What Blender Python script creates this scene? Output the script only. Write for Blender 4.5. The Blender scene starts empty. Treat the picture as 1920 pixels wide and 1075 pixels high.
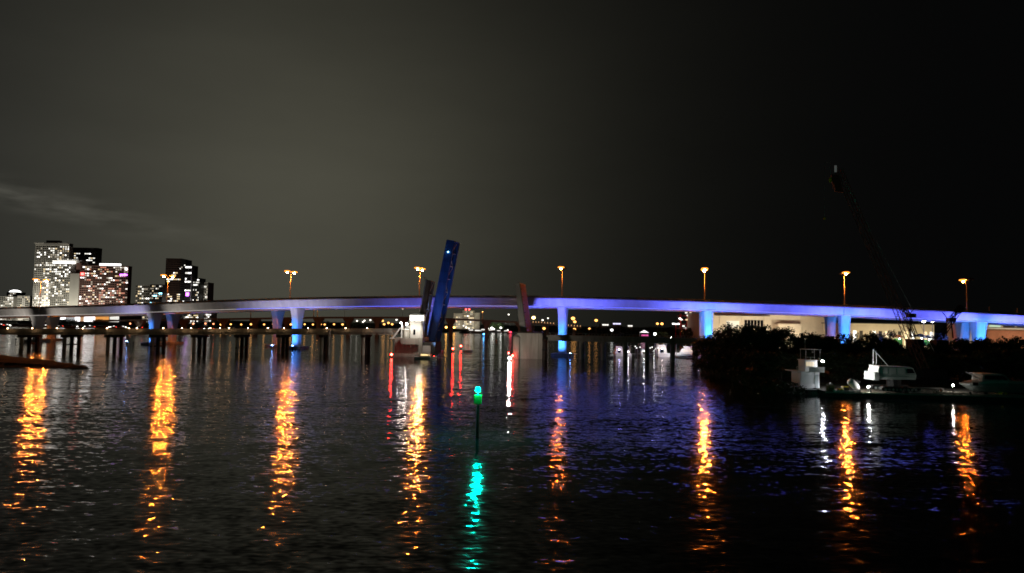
import bpy, math, random
import numpy as np
from mathutils import Vector, Matrix

# ---------------------------------------------------------------- camera, sky, exposure
FPX, CAMZ, HROW, CCOL = 1300.0, 13.0, 607.0, 960.0     # focal length in photo pixels, eye height, horizon row, centre column
scene = bpy.context.scene
COL = scene.collection
cam_d = bpy.data.cameras.new('camera')
cam = bpy.data.objects.new('camera', cam_d)
COL.objects.link(cam)
cam.location = (0, 0, CAMZ)
# hand-held: pitched up about 3 degrees and rolled about 1 degree (the horizon sinks to the right)
PITCH, ROLL = math.atan(69.5 / FPX), 0.0166
_U0 = Vector((0, -math.sin(PITCH), math.cos(PITCH)))
_R0 = Vector((1, 0, 0))
C_F = Vector((0, math.cos(PITCH), math.sin(PITCH)))
C_R = _R0 * math.cos(ROLL) + _U0 * math.sin(ROLL)
C_U = _U0 * math.cos(ROLL) - _R0 * math.sin(ROLL)
cam.rotation_euler = Matrix((C_R, C_U, -C_F)).transposed().to_euler()
cam_d.sensor_width = 36.0
cam_d.lens = 36.0 * FPX / 1920.0
cam_d.clip_start, cam_d.clip_end = 0.5, 20000
scene.camera = cam
scene.view_settings.view_transform = 'Standard'
scene.view_settings.look = 'None'
scene.view_settings.exposure = 0.0
scene.view_settings.gamma = 1.0
scene.view_settings.use_curve_mapping = False
scene.render.engine = 'CYCLES'
cy = scene.cycles
cy.use_denoising = True
cy.use_light_tree = True
cy.max_bounces = 6
cy.diffuse_bounces = 2
cy.glossy_bounces = 3
cy.sample_clamp_indirect = 4.0
cy.use_adaptive_sampling = True
cy.adaptive_threshold = 0.01
cy.filter_width = 1.7

world = bpy.data.worlds.new('World')
scene.world = world
world.use_nodes = True
WN, WL = world.node_tree.nodes, world.node_tree.links
WN.clear()

def wnode(kind, **kw):
    n = WN.new(kind)
    for k, v in kw.items():
        setattr(n, k, v)
    return n

def wmath(op, a, b=None):
    n = wnode('ShaderNodeMath', operation=op)
    for i, s in enumerate((a, b)):
        if s is None:
            continue
        if isinstance(s, (int, float)):
            n.inputs[i].default_value = s
        else:
            WL.new(s, n.inputs[i])
    return n.outputs[0]

def pixdir(px, py):
    return (C_F * FPX + C_R * (px - CCOL) - C_U * (py - 537.5)).normalized()

wtc = wnode('ShaderNodeTexCoord').outputs['Generated']

def glow(px, py, sigma, amp, col):
    d = wnode('ShaderNodeVectorMath', operation='DOT_PRODUCT')
    WL.new(wtc, d.inputs[0])
    d.inputs[1].default_value = pixdir(px, py)
    e = wmath('MULTIPLY', wmath('SUBTRACT', d.outputs['Value'], 1.0), 1.0 / sigma ** 2)
    v = wmath('MULTIPLY', wmath('POWER', math.e, e), amp)
    m = wnode('ShaderNodeVectorMath', operation='SCALE')
    m.inputs[0].default_value = col
    WL.new(v, m.inputs['Scale'])
    return m.outputs[0]

def wadd(a, b):
    m = wnode('ShaderNodeVectorMath', operation='ADD')
    WL.new(a, m.inputs[0]); WL.new(b, m.inputs[1])
    return m.outputs[0]

# light-polluted cloud deck: one bright lobe over the city, a broad faint one around it
acc = wadd(glow(560, 400, 0.21, 0.047, (1.0, 0.95, 0.66)), glow(600, 240, 0.31, 0.0095, (1.0, 0.97, 0.70)))
acc = wadd(acc, glow(250, 560, 0.30, 0.013, (0.96, 1.0, 0.98)))
# soft streaky structure in the cloud deck
mp = wnode('ShaderNodeMapping')
mp.inputs['Scale'].default_value = (2.2, 2.2, 7.0)
WL.new(wtc, mp.inputs['Vector'])
nz = wnode('ShaderNodeTexNoise')
nz.inputs['Scale'].default_value = 1.6
nz.inputs['Detail'].default_value = 5.0
WL.new(mp.outputs[0], nz.inputs['Vector'])
mr = wnode('ShaderNodeMapRange')
mr.inputs['From Min'].default_value = 0.3; mr.inputs['From Max'].default_value = 0.7
mr.inputs['To Min'].default_value = 0.92; mr.inputs['To Max'].default_value = 1.07
WL.new(nz.outputs[0], mr.inputs[0])
sc_ = wnode('ShaderNodeVectorMath', operation='SCALE')
WL.new(acc, sc_.inputs[0]); WL.new(mr.outputs[0], sc_.inputs['Scale'])
acc = sc_.outputs[0]
# thin drifting cloud low over the left-hand towers
wrow = wnode('ShaderNodeSeparateXYZ'); WL.new(wtc, wrow.inputs[0])
az = wmath('DIVIDE', wrow.outputs[0], wmath('MAXIMUM', wrow.outputs[1], 0.01))
el = wmath('DIVIDE', wrow.outputs[2], wmath('MAXIMUM', wrow.outputs[1], 0.01))
mp2 = wnode('ShaderNodeMapping'); mp2.inputs['Scale'].default_value = (9, 9, 40); mp2.inputs['Rotation'].default_value = (0, 0.18, 0)
WL.new(wtc, mp2.inputs['Vector'])
nz2 = wnode('ShaderNodeTexNoise'); nz2.inputs['Scale'].default_value = 1.5; nz2.inputs['Detail'].default_value = 6.0
WL.new(mp2.outputs[0], nz2.inputs['Vector'])
c_el = wmath('ADD', wmath('MULTIPLY', wmath('ADD', az, 0.66), -0.20), 0.161)      # cloud axis sinks to the right
de = wmath('DIVIDE', wmath('SUBTRACT', el, c_el), 0.013)
da = wmath('DIVIDE', wmath('ADD', az, 0.70), 0.12)
q = wmath('ADD', wmath('MULTIPLY', de, de), wmath('MULTIPLY', da, da))
cl = wmath('MULTIPLY', wmath('POWER', math.e, wmath('MULTIPLY', q, -0.5)), wmath('MULTIPLY', wmath('MAXIMUM', wmath('SUBTRACT', nz2.outputs[0], 0.40), 0.0), 0.20))
cs = wnode('ShaderNodeVectorMath', operation='SCALE'); cs.inputs[0].default_value = (1, .96, .8); WL.new(cl, cs.inputs['Scale'])
acc = wadd(acc, cs.outputs[0])
sky = wnode('ShaderNodeTexSky')
sky.sky_type = 'NISHITA'
sky.sun_disc = False
sky.sun_elevation = math.radians(-6)
sky.sun_rotation = math.radians(250)
sks = wnode('ShaderNodeVectorMath', operation='SCALE'); sks.inputs['Scale'].default_value = 0.02
WL.new(sky.outputs[0], sks.inputs[0])
acc = wadd(acc, sks.outputs[0])
basec = wnode('ShaderNodeCombineXYZ')
for i, v in enumerate((0.0014, 0.0015, 0.0016)):
    basec.inputs[i].default_value = v
acc = wadd(acc, basec.outputs[0])
bg = wnode('ShaderNodeBackground')
bg.inputs['Strength'].default_value = 1.0
WL.new(acc, bg.inputs['Color'])
wo = wnode('ShaderNodeOutputWorld')
WL.new(bg.outputs[0], wo.inputs['Surface'])

# ---------------------------------------------------------------- helpers
random.seed(7)

def P(px, py, D):
    "photo pixel at depth D (metres) -> point in the place"
    d = pixdir(px, py)
    return Vector((d.x / d.y * D, D, CAMZ + d.z / d.y * D))

def G(px, D, z=0.0):
    "point at depth D and height z that lies in photo column px"
    LASTPX[0] = px
    k = (px - CCOL) / FPX
    h = z - CAMZ
    return Vector(((k * (D * C_F.y + h * C_F.z) - D * C_R.y - h * C_R.z) / (C_R.x - k * C_F.x), D, z))

LASTPX = [960.0]
def zrow(py, D, px=None):
    "height of what appears in photo row py at depth D (column px, else the column used last)"
    return P(LASTPX[0] if px is None else px, py, D).z

def Dw(px, py):
    "depth at which the water surface appears at this pixel"
    d = pixdir(px, py)
    return CAMZ * d.y / -d.z

def col(p):
    v = Vector(p) - Vector((0, 0, CAMZ))
    return CCOL + FPX * v.dot(C_R) / v.dot(C_F)

def tanx(px, row=630.0):
    d = pixdir(px, row)
    return d.x / d.y

class MB:
    def __init__(self):
        self.v, self.f = [], []
    def add(self, vs, fs):
        o = len(self.v)
        self.v += [tuple(p) for p in vs]
        self.f += [tuple(i + o for i in f) for f in fs]
        return self
    def box(self, x0, x1, y0, y1, z0, z1):
        vs = [(x0, y0, z0), (x1, y0, z0), (x1, y1, z0), (x0, y1, z0), (x0, y0, z1), (x1, y0, z1), (x1, y1, z1), (x0, y1, z1)]
        return self.add(vs, [(3, 2, 1, 0), (4, 5, 6, 7), (0, 1, 5, 4), (1, 2, 6, 5), (2, 3, 7, 6), (3, 0, 4, 7)])
    def cbox(self, c, s, rz=0.0):
        hx, hy, hz = s[0] / 2, s[1] / 2, s[2] / 2
        ca, sa = math.cos(rz), math.sin(rz)
        vs = []
        for z in (-hz, hz):
            for x, y in ((-hx, -hy), (hx, -hy), (hx, hy), (-hx, hy)):
                vs.append((c[0] + x * ca - y * sa, c[1] + x * sa + y * ca, c[2] + z))
        return self.add(vs, [(3, 2, 1, 0), (4, 5, 6, 7), (0, 1, 5, 4), (1, 2, 6, 5), (2, 3, 7, 6), (3, 0, 4, 7)])
    def prism(self, poly, z0, z1, top=None):
        "polygon in x,y (counter-clockwise) between two heights; top: another outline for the upper face"
        n = len(poly)
        t = top or poly
        vs = [(p[0], p[1], z0) for p in poly] + [(p[0], p[1], z1) for p in t]
        fs = [tuple(range(n - 1, -1, -1)), tuple(range(n, 2 * n))]
        fs += [(i, (i + 1) % n, n + (i + 1) % n, n + i) for i in range(n)]
        return self.add(vs, fs)
    def side(self, poly, y0, y1):
        "outline in x,z pushed from y0 to y1"
        n = len(poly)
        vs = [(p[0], y0, p[1]) for p in poly] + [(p[0], y1, p[1]) for p in poly]
        fs = [tuple(range(n)), tuple(range(2 * n - 1, n - 1, -1))]
        fs += [((i + 1) % n, i, n + i, n + (i + 1) % n) for i in range(n)]
        return self.add(vs, fs)
    def rings(self, rs, caps=True):
        n = len(rs[0])
        vs = [p for r in rs for p in r]
        fs = []
        for k in range(len(rs) - 1):
            a, b = k * n, (k + 1) * n
            fs += [(a + i, a + (i + 1) % n, b + (i + 1) % n, b + i) for i in range(n)]
        if caps:
            fs.append(tuple(range(n - 1, -1, -1)))
            m = (len(rs) - 1) * n
            fs.append(tuple(range(m, m + n)))
        return self.add(vs, fs)
    def tube(self, pts, r, n=6):
        pts = [Vector(p) for p in pts]
        rr = r if isinstance(r, (list, tuple)) else [r] * len(pts)
        rs = []
        for i, p in enumerate(pts):
            t = (pts[min(i + 1, len(pts) - 1)] - pts[max(i - 1, 0)])
            if t.length < 1e-9:
                t = Vector((0, 0, 1))
            t.normalize()
            a = Vector((0, 0, 1)) if abs(t.z) < 0.9 else Vector((1, 0, 0))
            u = t.cross(a).normalized()
            w = t.cross(u)
            rs.append([p + (u * math.cos(2 * math.pi * k / n) + w * math.sin(2 * math.pi * k / n)) * rr[i] for k in range(n)])
        return self.rings(rs)
    def ball(self, c, r, seg=8, st=5):
        r = (r, r, r) if isinstance(r, (int, float)) else r
        rs = []
        for j in range(1, st):
            a = math.pi * j / st
            rs.append([(c[0] + r[0] * math.sin(a) * math.cos(2 * math.pi * k / seg), c[1] + r[1] * math.sin(a) * math.sin(2 * math.pi * k / seg), c[2] - r[2] * math.cos(a)) for k in range(seg)])
        o = len(self.v)
        self.rings(rs, caps=False)
        b, t = len(self.v), len(self.v) + 1
        self.v += [(c[0], c[1], c[2] - r[2]), (c[0], c[1], c[2] + r[2])]
        m = o + (st - 2) * seg
        for k in range(seg):
            self.f.append((b, o + (k + 1) % seg, o + k))
            self.f.append((t, m + k, m + (k + 1) % seg))
        return self
    def lattice(self, p0, p1, w, n, r, up=Vector((0, 1, 0)), w1=None):
        "square lattice boom from p0 to p1"
        p0, p1 = Vector(p0), Vector(p1)
        t = (p1 - p0).normalized()
        a = t.cross(up).normalized(); b = t.cross(a).normalized()
        w1 = w if w1 is None else w1
        st = []
        for i in range(n + 1):
            k = i / n
            ww = w + (w1 - w) * k
            c = p0.lerp(p1, k)
            st.append([c + (a * sx + b * sy) * ww / 2 for sx, sy in ((-1, -1), (1, -1), (1, 1), (-1, 1))])
        for j in range(4):
            self.tube([st[0][j], st[n][j]], r, 4)
        for i in range(n):
            for j in range(4):
                k = (j + 1) % 4
                if i % 2: self.tube([st[i][j], st[i + 1][k]], r * .55, 3)
                else: self.tube([st[i][k], st[i + 1][j]], r * .55, 3)
        return self
    def xf(self, fn):
        self.v = [tuple(fn(Vector(p))) for p in self.v]
        return self
    def mesh(self, name, mat, smooth=False):
        me = bpy.data.meshes.new(name)
        me.from_pydata(self.v, [], self.f)
        if mat is not None:
            me.materials.append(mat)
        if smooth:
            me.polygons.foreach_set('use_smooth', [True] * len(me.polygons))
        me.update()
        return me

def link(name, me, parent=None, loc=None, rz=0.0):
    o = bpy.data.objects.new(name, me)
    COL.objects.link(o)
    if parent is not None:
        o.parent = parent
    if loc is not None:
        o.location = loc
    if rz:
        o.rotation_euler = (0, 0, rz)
    return o

def part(name, mb, mat, parent, smooth=False, label=None, kind=None, world=False):
    if world:
        root = parent
        off = Vector((0, 0, 0))
        while root is not None:
            off += root.location
            root = root.parent
        mb.xf(lambda p: p - off)
    o = link(name, mb.mesh(name, mat, smooth), parent)
    if label: o['label'] = label
    if kind: o['kind'] = kind
    return o

def thing(name, label, cat, loc=(0, 0, 0), rz=0.0, group=None):
    o = link(name, None, None, loc, rz)
    o.empty_display_size = 0.5
    o['label'] = label
    o['category'] = cat
    if group: o['group'] = group
    return o

def struct(name, mb, mat, smooth=False):
    o = link(name, mb.mesh(name, mat, smooth))
    o['kind'] = 'structure'
    return o

def copy_tree(o, parent=None):
    c = o.copy()
    COL.objects.link(c)
    c.parent = parent
    for ch in list(o.children):
        copy_tree(ch, c)
    return c

def lamp(kind, parent, loc, energy, col, radius=0.2, aim=None, angle=90, blend=0.6):
    d = bpy.data.lights.new('light', kind)
    d.energy = energy
    d.color = col
    d.shadow_soft_size = radius
    o = link('light', d, parent)
    o.location = loc
    if kind == 'SPOT':
        d.spot_size = math.radians(angle)
        d.spot_blend = blend
        o.rotation_euler = Vector(aim).to_track_quat('-Z', 'Y').to_euler()
    return o

# ---------------------------------------------------------------- materials
MATS = {}
def surf(name, col, rough=0.7, metal=0.0, var=0.25, scale=0.6, bump=0.0, streak=False, spec=0.4):
    if name in MATS: return MATS[name]
    m = bpy.data.materials.new(name)
    m.use_nodes = True
    N, L = m.node_tree.nodes, m.node_tree.links
    b = N['Principled BSDF']
    b.inputs['Roughness'].default_value = rough
    b.inputs['Metallic'].default_value = metal
    b.inputs['Specular IOR Level'].default_value = spec
    tc = N.new('ShaderNodeTexCoord')
    mp = N.new('ShaderNodeMapping')
    L.new(tc.outputs['Object'], mp.inputs['Vector'])
    if streak:
        mp.inputs['Scale'].default_value = (1, 1, 0.12)
    nz = N.new('ShaderNodeTexNoise')
    nz.inputs['Scale'].default_value = scale
    nz.inputs['Detail'].default_value = 6
    nz.inputs['Roughness'].default_value = 0.65
    L.new(mp.outputs[0], nz.inputs['Vector'])
    cr = N.new('ShaderNodeMapRange')
    cr.inputs['From Min'].default_value = 0.3; cr.inputs['From Max'].default_value = 0.72
    cr.inputs['To Min'].default_value = 1 - var; cr.inputs['To Max'].default_value = 1 + var
    L.new(nz.outputs[0], cr.inputs[0])
    sc = N.new('ShaderNodeVectorMath'); sc.operation = 'SCALE'
    sc.inputs[0].default_value = col
    L.new(cr.outputs[0], sc.inputs['Scale'])
    L.new(sc.outputs[0], b.inputs['Base Color'])
    if bump:
        bp = N.new('ShaderNodeBump')
        bp.inputs['Strength'].default_value = bump
        bp.inputs['Distance'].default_value = 0.1
        L.new(nz.outputs[0], bp.inputs['Height'])
        L.new(bp.outputs[0], b.inputs['Normal'])
    MATS[name] = m
    return m

def emit(name, col, strength, sample=False, body=(0.5, 0.5, 0.5)):
    "something that gives off light: a lamp lens, a lit window, a screen"
    if name in MATS: return MATS[name]
    m = bpy.data.materials.new(name)
    m.use_nodes = True
    b = m.node_tree.nodes['Principled BSDF']
    b.inputs['Base Color'].default_value = (*body, 1)
    b.inputs['Emission Color'].default_value = (*col, 1)
    b.inputs['Emission Strength'].default_value = strength
    m.cycles.emission_sampling = 'FRONT_BACK' if sample else 'NONE'
    MATS[name] = m
    return m

M_conc = surf('pale_concrete', (.52, .50, .47), .85, 0, .16, .35, .2, True)
M_conc_d = surf('weathered_concrete', (.36, .34, .30), .9, 0, .32, .5, .3, True)
M_dark = surf('dark_timber', (.035, .03, .026), .85, 0, .35, 1.2, .3)
M_steel = surf('painted_steel_grey', (.34, .33, .30), .6, .0, .3, .9, .1, True)
M_rust = surf('rusty_brown_steel', (.13, .085, .06), .75, 0, .4, 1.1, .2, True)
M_blue = surf('blue_painted_steel', (.035, .09, .30), .5, 0, .25, .8, .1, True)
M_galv = surf('galvanised_steel', (.42, .41, .40), .5, .5, .15, 1.5)
M_black = surf('black_metal', (.02, .02, .022), .6, .2, .2, 1.5)
M_asph = surf('asphalt', (.05, .05, .052), .9, 0, .25, 1.0)
M_white = surf('white_gelcoat', (.75, .76, .76), .35, 0, .07, .7)
M_gray = surf('grey_hull_paint', (.36, .40, .40), .45, 0, .12, .6)
M_glass = surf('dark_glass', (.012, .014, .018), .12, 0, .1, .5, spec=.6)
M_soil = surf('wet_mud_and_rock', (.065, .055, .038), .8, 0, .5, .8, .6)
M_grass = surf('dark_ground', (.03, .035, .02), .95, 0, .5, .3, .4)
M_leaf = surf('mangrove_leaf', (.035, .055, .022), .6, 0, .5, 1.5)
M_bark = surf('bark', (.05, .04, .03), .95, 0, .4, 2.0, .4)
M_yel = surf('yellow_paint', (.75, .62, .03), .5, 0, .12, 1.5)
M_cream = surf('cream_stucco', (.74, .66, .53), .85, 0, .10, .15)
M_tower = surf('tower_white_stucco', (.58, .56, .50), .85, 0, .12, .08)
M_tower_d = surf('tower_dark_cladding', (.045, .042, .042), .5, 0, .25, .08)
M_tower_r = surf('tower_red_brown_stucco', (.30, .17, .14), .8, 0, .2, .08)
M_green = surf('green_daymark_board', (.02, .30, .05), .55, 0, .12, 2.0)
M_red = surf('red_paint', (.55, .03, .03), .5, 0, .2, 1.0)
M_cloth = surf('white_canvas', (.75, .74, .70), .9, 0, .08, 1.2)
M_clothg = surf('green_canvas', (.10, .45, .12), .9, 0, .12, 1.2)

E_sod = emit('sodium_lens', (1.0, .22, .022), 4600, True)
E_sodf = emit('sodium_far', (1.0, .44, .11), 3.2)
E_whitef = emit('white_far', (1.0, .93, .82), 3)
E_red = emit('red_navigation_lens', (1.0, .03, .02), 75, True)
E_redf = emit('red_far', (1.0, .06, .05), 10)
E_green = emit('green_lantern_lens', (.0, 1.0, .62), 2000, True)
E_white = emit('white_flood_lens', (1.0, .93, .80), 650, True)
E_cyan = emit('cyan_marker', (.25, .75, 1.0), 8)
E_bluef = emit('blue_sign_light', (.05, .35, 1.0), 7)
E_purple = emit('purple_light', (.65, .12, 1.0), 6)
E_win_w = emit('window_cool_white', (1.0, .97, .88), 1.5)
E_win_b = emit('window_bright_white', (1.0, .98, .94), 3.2)
E_win_y = emit('window_warm', (1.0, .76, .42), 1.1)
E_win_d = emit('window_dim', (1.0, .86, .66), .42)
E_win_r = emit('window_reddish', (1.0, .34, .20), .7)
E_house = emit('control_room_window', (1.0, .97, .85), 2.6)
E_screen = emit('lit_screen_white', (1.0, .98, .97), 3.0)
E_screen_d = emit('lit_screen_dim', (.9, .9, .9), .45)
E_screen_o = emit('lit_screen_orange', (1.0, .42, .10), .8)
E_strip_b = emit('blue_led_strip', (.14, .16, 1.0), 1.6, True)
E_strip_p = emit('violet_led_strip', (.40, .34, .95), 1.0, True)
E_strip_g = emit('added_white_strip', (1.0, .93, .85), .5, True)  # dim white run added to light the grey left girder

# ---------------------------------------------------------------- water and land
def water_material():
    m = bpy.data.materials.new('night_water')
    m.use_nodes = True
    N, L = m.node_tree.nodes, m.node_tree.links
    b = N['Principled BSDF']
    b.inputs['Base Color'].default_value = (.004, .006, .008, 1)
    b.inputs['Roughness'].default_value = 0.075
    b.inputs['IOR'].default_value = 1.27
    geo = N.new('ShaderNodeNewGeometry')
    def field(sx, sy, scale, detail, ax, ay, rot=0.0, warp=0.0):
        mp = N.new('ShaderNodeMapping')
        mp.inputs['Scale'].default_value = (sx, sy, 1)
        mp.inputs['Rotation'].default_value = (0, 0, rot)
        L.new(geo.outputs['Position'], mp.inputs['Vector'])
        nz = N.new('ShaderNodeTexNoise')
        nz.noise_dimensions = '2D'
        nz.inputs['Scale'].default_value = scale
        nz.inputs['Detail'].default_value = detail
        nz.inputs['Distortion'].default_value = warp
        L.new(mp.outputs[0], nz.inputs['Vector'])
        s = N.new('ShaderNodeVectorMath'); s.operation = 'SUBTRACT'
        L.new(nz.outputs['Color'], s.inputs[0]); s.inputs[1].default_value = (.5, .5, .5)
        k = N.new('ShaderNodeVectorMath'); k.operation = 'MULTIPLY'
        L.new(s.outputs[0], k.inputs[0]); k.inputs[1].default_value = (ax, ay, 0)
        return k.outputs[0]
    def add(a, c):
        n = N.new('ShaderNodeVectorMath'); n.operation = 'ADD'
        L.new(a, n.inputs[0]); L.new(c, n.inputs[1])
        return n.outputs[0]
    s = add(field(.38, 1.0, .75, 1.0, .10, .16, .10, .5), field(.48, 1.0, 2.5, 1.0, .16, .25, -.22, .3))
    wl = N.new('ShaderNodeTexNoise'); wl.noise_dimensions = '2D'; wl.inputs['Scale'].default_value = .016; wl.inputs['Detail'].default_value = 3
    wm = N.new('ShaderNodeMapping'); wm.inputs['Scale'].default_value = (.5, 1, 1); L.new(geo.outputs['Position'], wm.inputs['Vector']); L.new(wm.outputs[0], wl.inputs['Vector'])
    wr = N.new('ShaderNodeMapRange'); wr.inputs['From Min'].default_value = .3; wr.inputs['From Max'].default_value = .7; wr.inputs['To Min'].default_value = .62; wr.inputs['To Max'].default_value = 1.22; L.new(wl.outputs[0], wr.inputs[0])
    ws = N.new('ShaderNodeVectorMath'); ws.operation = 'SCALE'; L.new(s, ws.inputs[0]); L.new(wr.outputs[0], ws.inputs['Scale']); s = ws.outputs[0]
    s = add(s, field(.22, 1.0, .20, 1.0, .04, .08, .05))
    one = N.new('ShaderNodeCombineXYZ'); one.inputs[2].default_value = 1.0
    s = add(s, one.outputs[0])
    nm = N.new('ShaderNodeVectorMath'); nm.operation = 'NORMALIZE'
    L.new(s, nm.inputs[0])
    L.new(nm.outputs[0], b.inputs['Normal'])
    return m

mb = MB().add([(-6000, -300, 0), (6000, -300, 0), (6000, 9000, 0), (-6000, 9000, 0)], [(0, 1, 2, 3)])
struct('water', mb, water_material())

def land(name, pts, z, mat, slope=2.0):
    "plan outline with a sloping bank"
    c = Vector((sum(p[0] for p in pts) / len(pts), sum(p[1] for p in pts) / len(pts)))
    out = []
    for p in pts:
        v = Vector((p[0], p[1])) - c
        out.append(tuple(c + v * (1 + slope / max(v.length, 1))))
    return struct(name, MB().prism(out, -1.5, z, [tuple(p[:2]) for p in pts]), mat)

isl = [G(1312, 236), G(1345, 197), G(1405, 168), G(1478, 150), G(1700, 149), G(1950, 147), Vector((330, 140)), Vector((900, 300)), Vector((900, 1100)), Vector((200, 1000)), G(1296, 760), G(1300, 400), G(1316, 300)]
land('port_island', isl, 1.1, M_grass, 4)
land('far_shore', [(-2500, 860), G(800, 840)[:2], (-60, 1180), G(975, 1180)[:2], G(1010, 880)[:2], G(1290, 790)[:2], (900, 900), (2500, 1500), (2500, 4500), (-2500, 4500)], 2.0, M_grass, 8)
spit = MB()
rs = []
for i in range(22):                                   # low rocky spit, left foreground
    k = i / 21
    c = G(-60 + k * 226, 200 - 25 * k)
    w = (44.0 * (1 - k) ** .7 + .6) * (1 + .2 * math.sin(i * 1.7))
    h = (.9 * (1 - k) ** .35 + .10) * (1 + .22 * math.sin(i * 2.3 + 1))
    rs.append([(c.x, c.y - w / 2, -1), (c.x, c.y - w * .44, .12), (c.x, c.y - w * .2, h * .75), (c.x, c.y, h), (c.x, c.y + w * .25, h * .8), (c.x, c.y + w / 2, -1)])
spit.rings(rs)
struct('rocky_spit', spit, M_soil)
rock_meshes = []
for k in range(4):
    r = MB().ball((0, 0, 0), (1, .8, .55), 7, 5)
    rnd = random.Random(k)
    r.xf(lambda p: p * rnd.uniform(.75, 1.2))
    rock_meshes.append(r.mesh('rock', M_soil))
spit_o = bpy.data.objects['rocky_spit']
for i in range(26):
    k = random.random() ** .8
    c = G(-20 + k * 180, 184 - 8 * k)
    o = link('rock', rock_meshes[i % 4], spit_o, (c.x, c.y - (5.0 * (1 - k) ** .6 + .3) * random.uniform(.4, 1.0), .3 + .5 * (1 - k) * random.random()), random.uniform(0, 6))
    s = random.uniform(.35, .9) * (1.15 - .6 * k)
    o.scale = (s * 1.4, s, s)

# ---------------------------------------------------------------- high twin bridge
HX = np.arange(-420.0, 330.0, 2.0)
_sl = -(0.25 + 0.0 * HX)
HY = np.concatenate([[0], np.cumsum((_sl[1:] + _sl[:-1]) / 2 * 2.0)])
HY = HY - np.interp(20.8, HX, HY) + 279.0
HR = HX / HY
def hb(px):
    "front fascia line of the near carriageway at photo column px: plan point, unit vector away from the viewer"
    r = tanx(px, 570)
    x = float(np.interp(r, HR, HX)); y = float(np.interp(x, HX, HY))
    s = float(np.interp(x, HX, _sl))
    n = Vector((-s, 1.0, 0)).normalized()
    return Vector((x, y, 0)), n
_tp = [(-160, 581), (0, 576), (105, 574), (210, 571), (290, 567), (410, 562.5), (545, 558), (700, 555.3), (860, 554), (1000, 554.4), (1055, 555), (1220, 558.5), (1320, 561.5), (1450, 566), (1590, 571.3), (1700, 576), (1800, 580.8), (1920, 587), (2060, 595)]
_th = [(-160, 17), (0, 17), (290, 18.5), (545, 19), (860, 20), (1055, 20.5), (1320, 20), (1590, 20), (1800, 21), (1920, 20), (2060, 20)]
_gx = np.arange(-160, 2061, 5.0)
_gt = np.convolve(np.pad(np.interp(_gx, *zip(*_tp)), 16, 'edge'), np.ones(33) / 33, 'valid')
_gh = np.interp(_gx, *zip(*_th))
def hz(px):
    p, n = hb(px)
    t = float(np.interp(px, _gx, _gt)); h = float(np.interp(px, _gx, _gh))
    return zrow(t, p.y, px), zrow(t + h, p.y, px)

HW = 12.5
PIER_PX = [-95, 72, 290, 557, 810, 1055, 1328, 1583, 1835, 2050]
def sweep(pxs, fn):
    "loft a cross-section (list of (u, z) from fn(ztop, zbot)) along the bridge columns"
    rs = []
    for px in pxs:
        p, n = hb(px)
        zt, zb = hz(px)
        rs.append([p + n * u + Vector((0, 0, z)) for u, z in fn(zt, zb)])
    return MB().rings(rs)

def high_bridge(name, label, off, strips):
    root = thing(name, label, 'bridge', G(810, 300), group='twin high road bridges')
    sh = lambda sec: (lambda a, b: [(u + off, z) for u, z in sec(a, b)])
    dz = 0.0 if off == 0 else -0.35
    for i in range(len(PIER_PX) - 1):
        a, b = PIER_PX[i], PIER_PX[i + 1]
        g = 1.0 if a in (1583, 72) else 0.15
        pxs = np.linspace(a + g, b - .15, 15)
        part('girder_span', sweep(pxs, sh(lambda t, q: [(.28, t - 1.225 + dz), (1.45, q + .22 + dz), (1.45, q + dz), (HW - 1.45, q + dz), (HW - 1.45, q + .22 + dz), (HW - .28, t - 1.225 + dz)])), M_conc, root, world=True)
        part('deck_slab', sweep(pxs, sh(lambda t, q: [(0, t - .85 + dz), (0, t - 1.22 + dz), (HW, t - 1.22 + dz), (HW, t - .85 + dz)])), M_conc, root, world=True)
        part('road_surface', sweep(pxs, sh(lambda t, q: [(1.6, t - .80 + dz), (1.6, t - .846 + dz), (HW - 1.0, t - .846 + dz), (HW - 1.0, t - .80 + dz)])), M_asph, root, world=True)
        part('parapet', sweep(pxs, sh(lambda t, q: [(.95, t + dz), (.75, t - .843 + dz), (1.3, t - .843 + dz), (1.15, t + dz)])), M_conc_d, root, world=True)
        part('parapet', sweep(pxs, sh(lambda t, q: [(HW - .7, t + dz), (HW - .9, t - .843 + dz), (HW - .3, t - .843 + dz), (HW - .5, t + dz)])), M_conc_d, root, world=True)
        if strips:
            # linear light fitting on the lower flange
            for c0, c1, mt in STRIPS:
                s0, s1 = max(a + .4, c0), min(b - .4, c1)
                if s1 - s0 > 2:
                    part('light_strip', sweep(np.linspace(s0, s1, 9), lambda t, q: [(1.32, q + .03), (1.447, q + .03), (1.447, q + .20), (1.32, q + .15)]), mt, root, world=True)
    return root
STRIPS = [(-160, 440, E_strip_g), (440, 780, E_strip_b), (780, 985, E_strip_p), (985, 1290, E_strip_b), (1290, 1700, E_strip_p), (1700, 2050, E_strip_b)]
near_b = high_bridge('road_bridge', 'long blue-lit concrete road bridge crossing high over the water, nearer carriageway', 0, True)
far_b = high_bridge('road_bridge', 'second concrete road bridge mostly hidden right behind the blue-lit one', 16.5, False)

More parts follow.
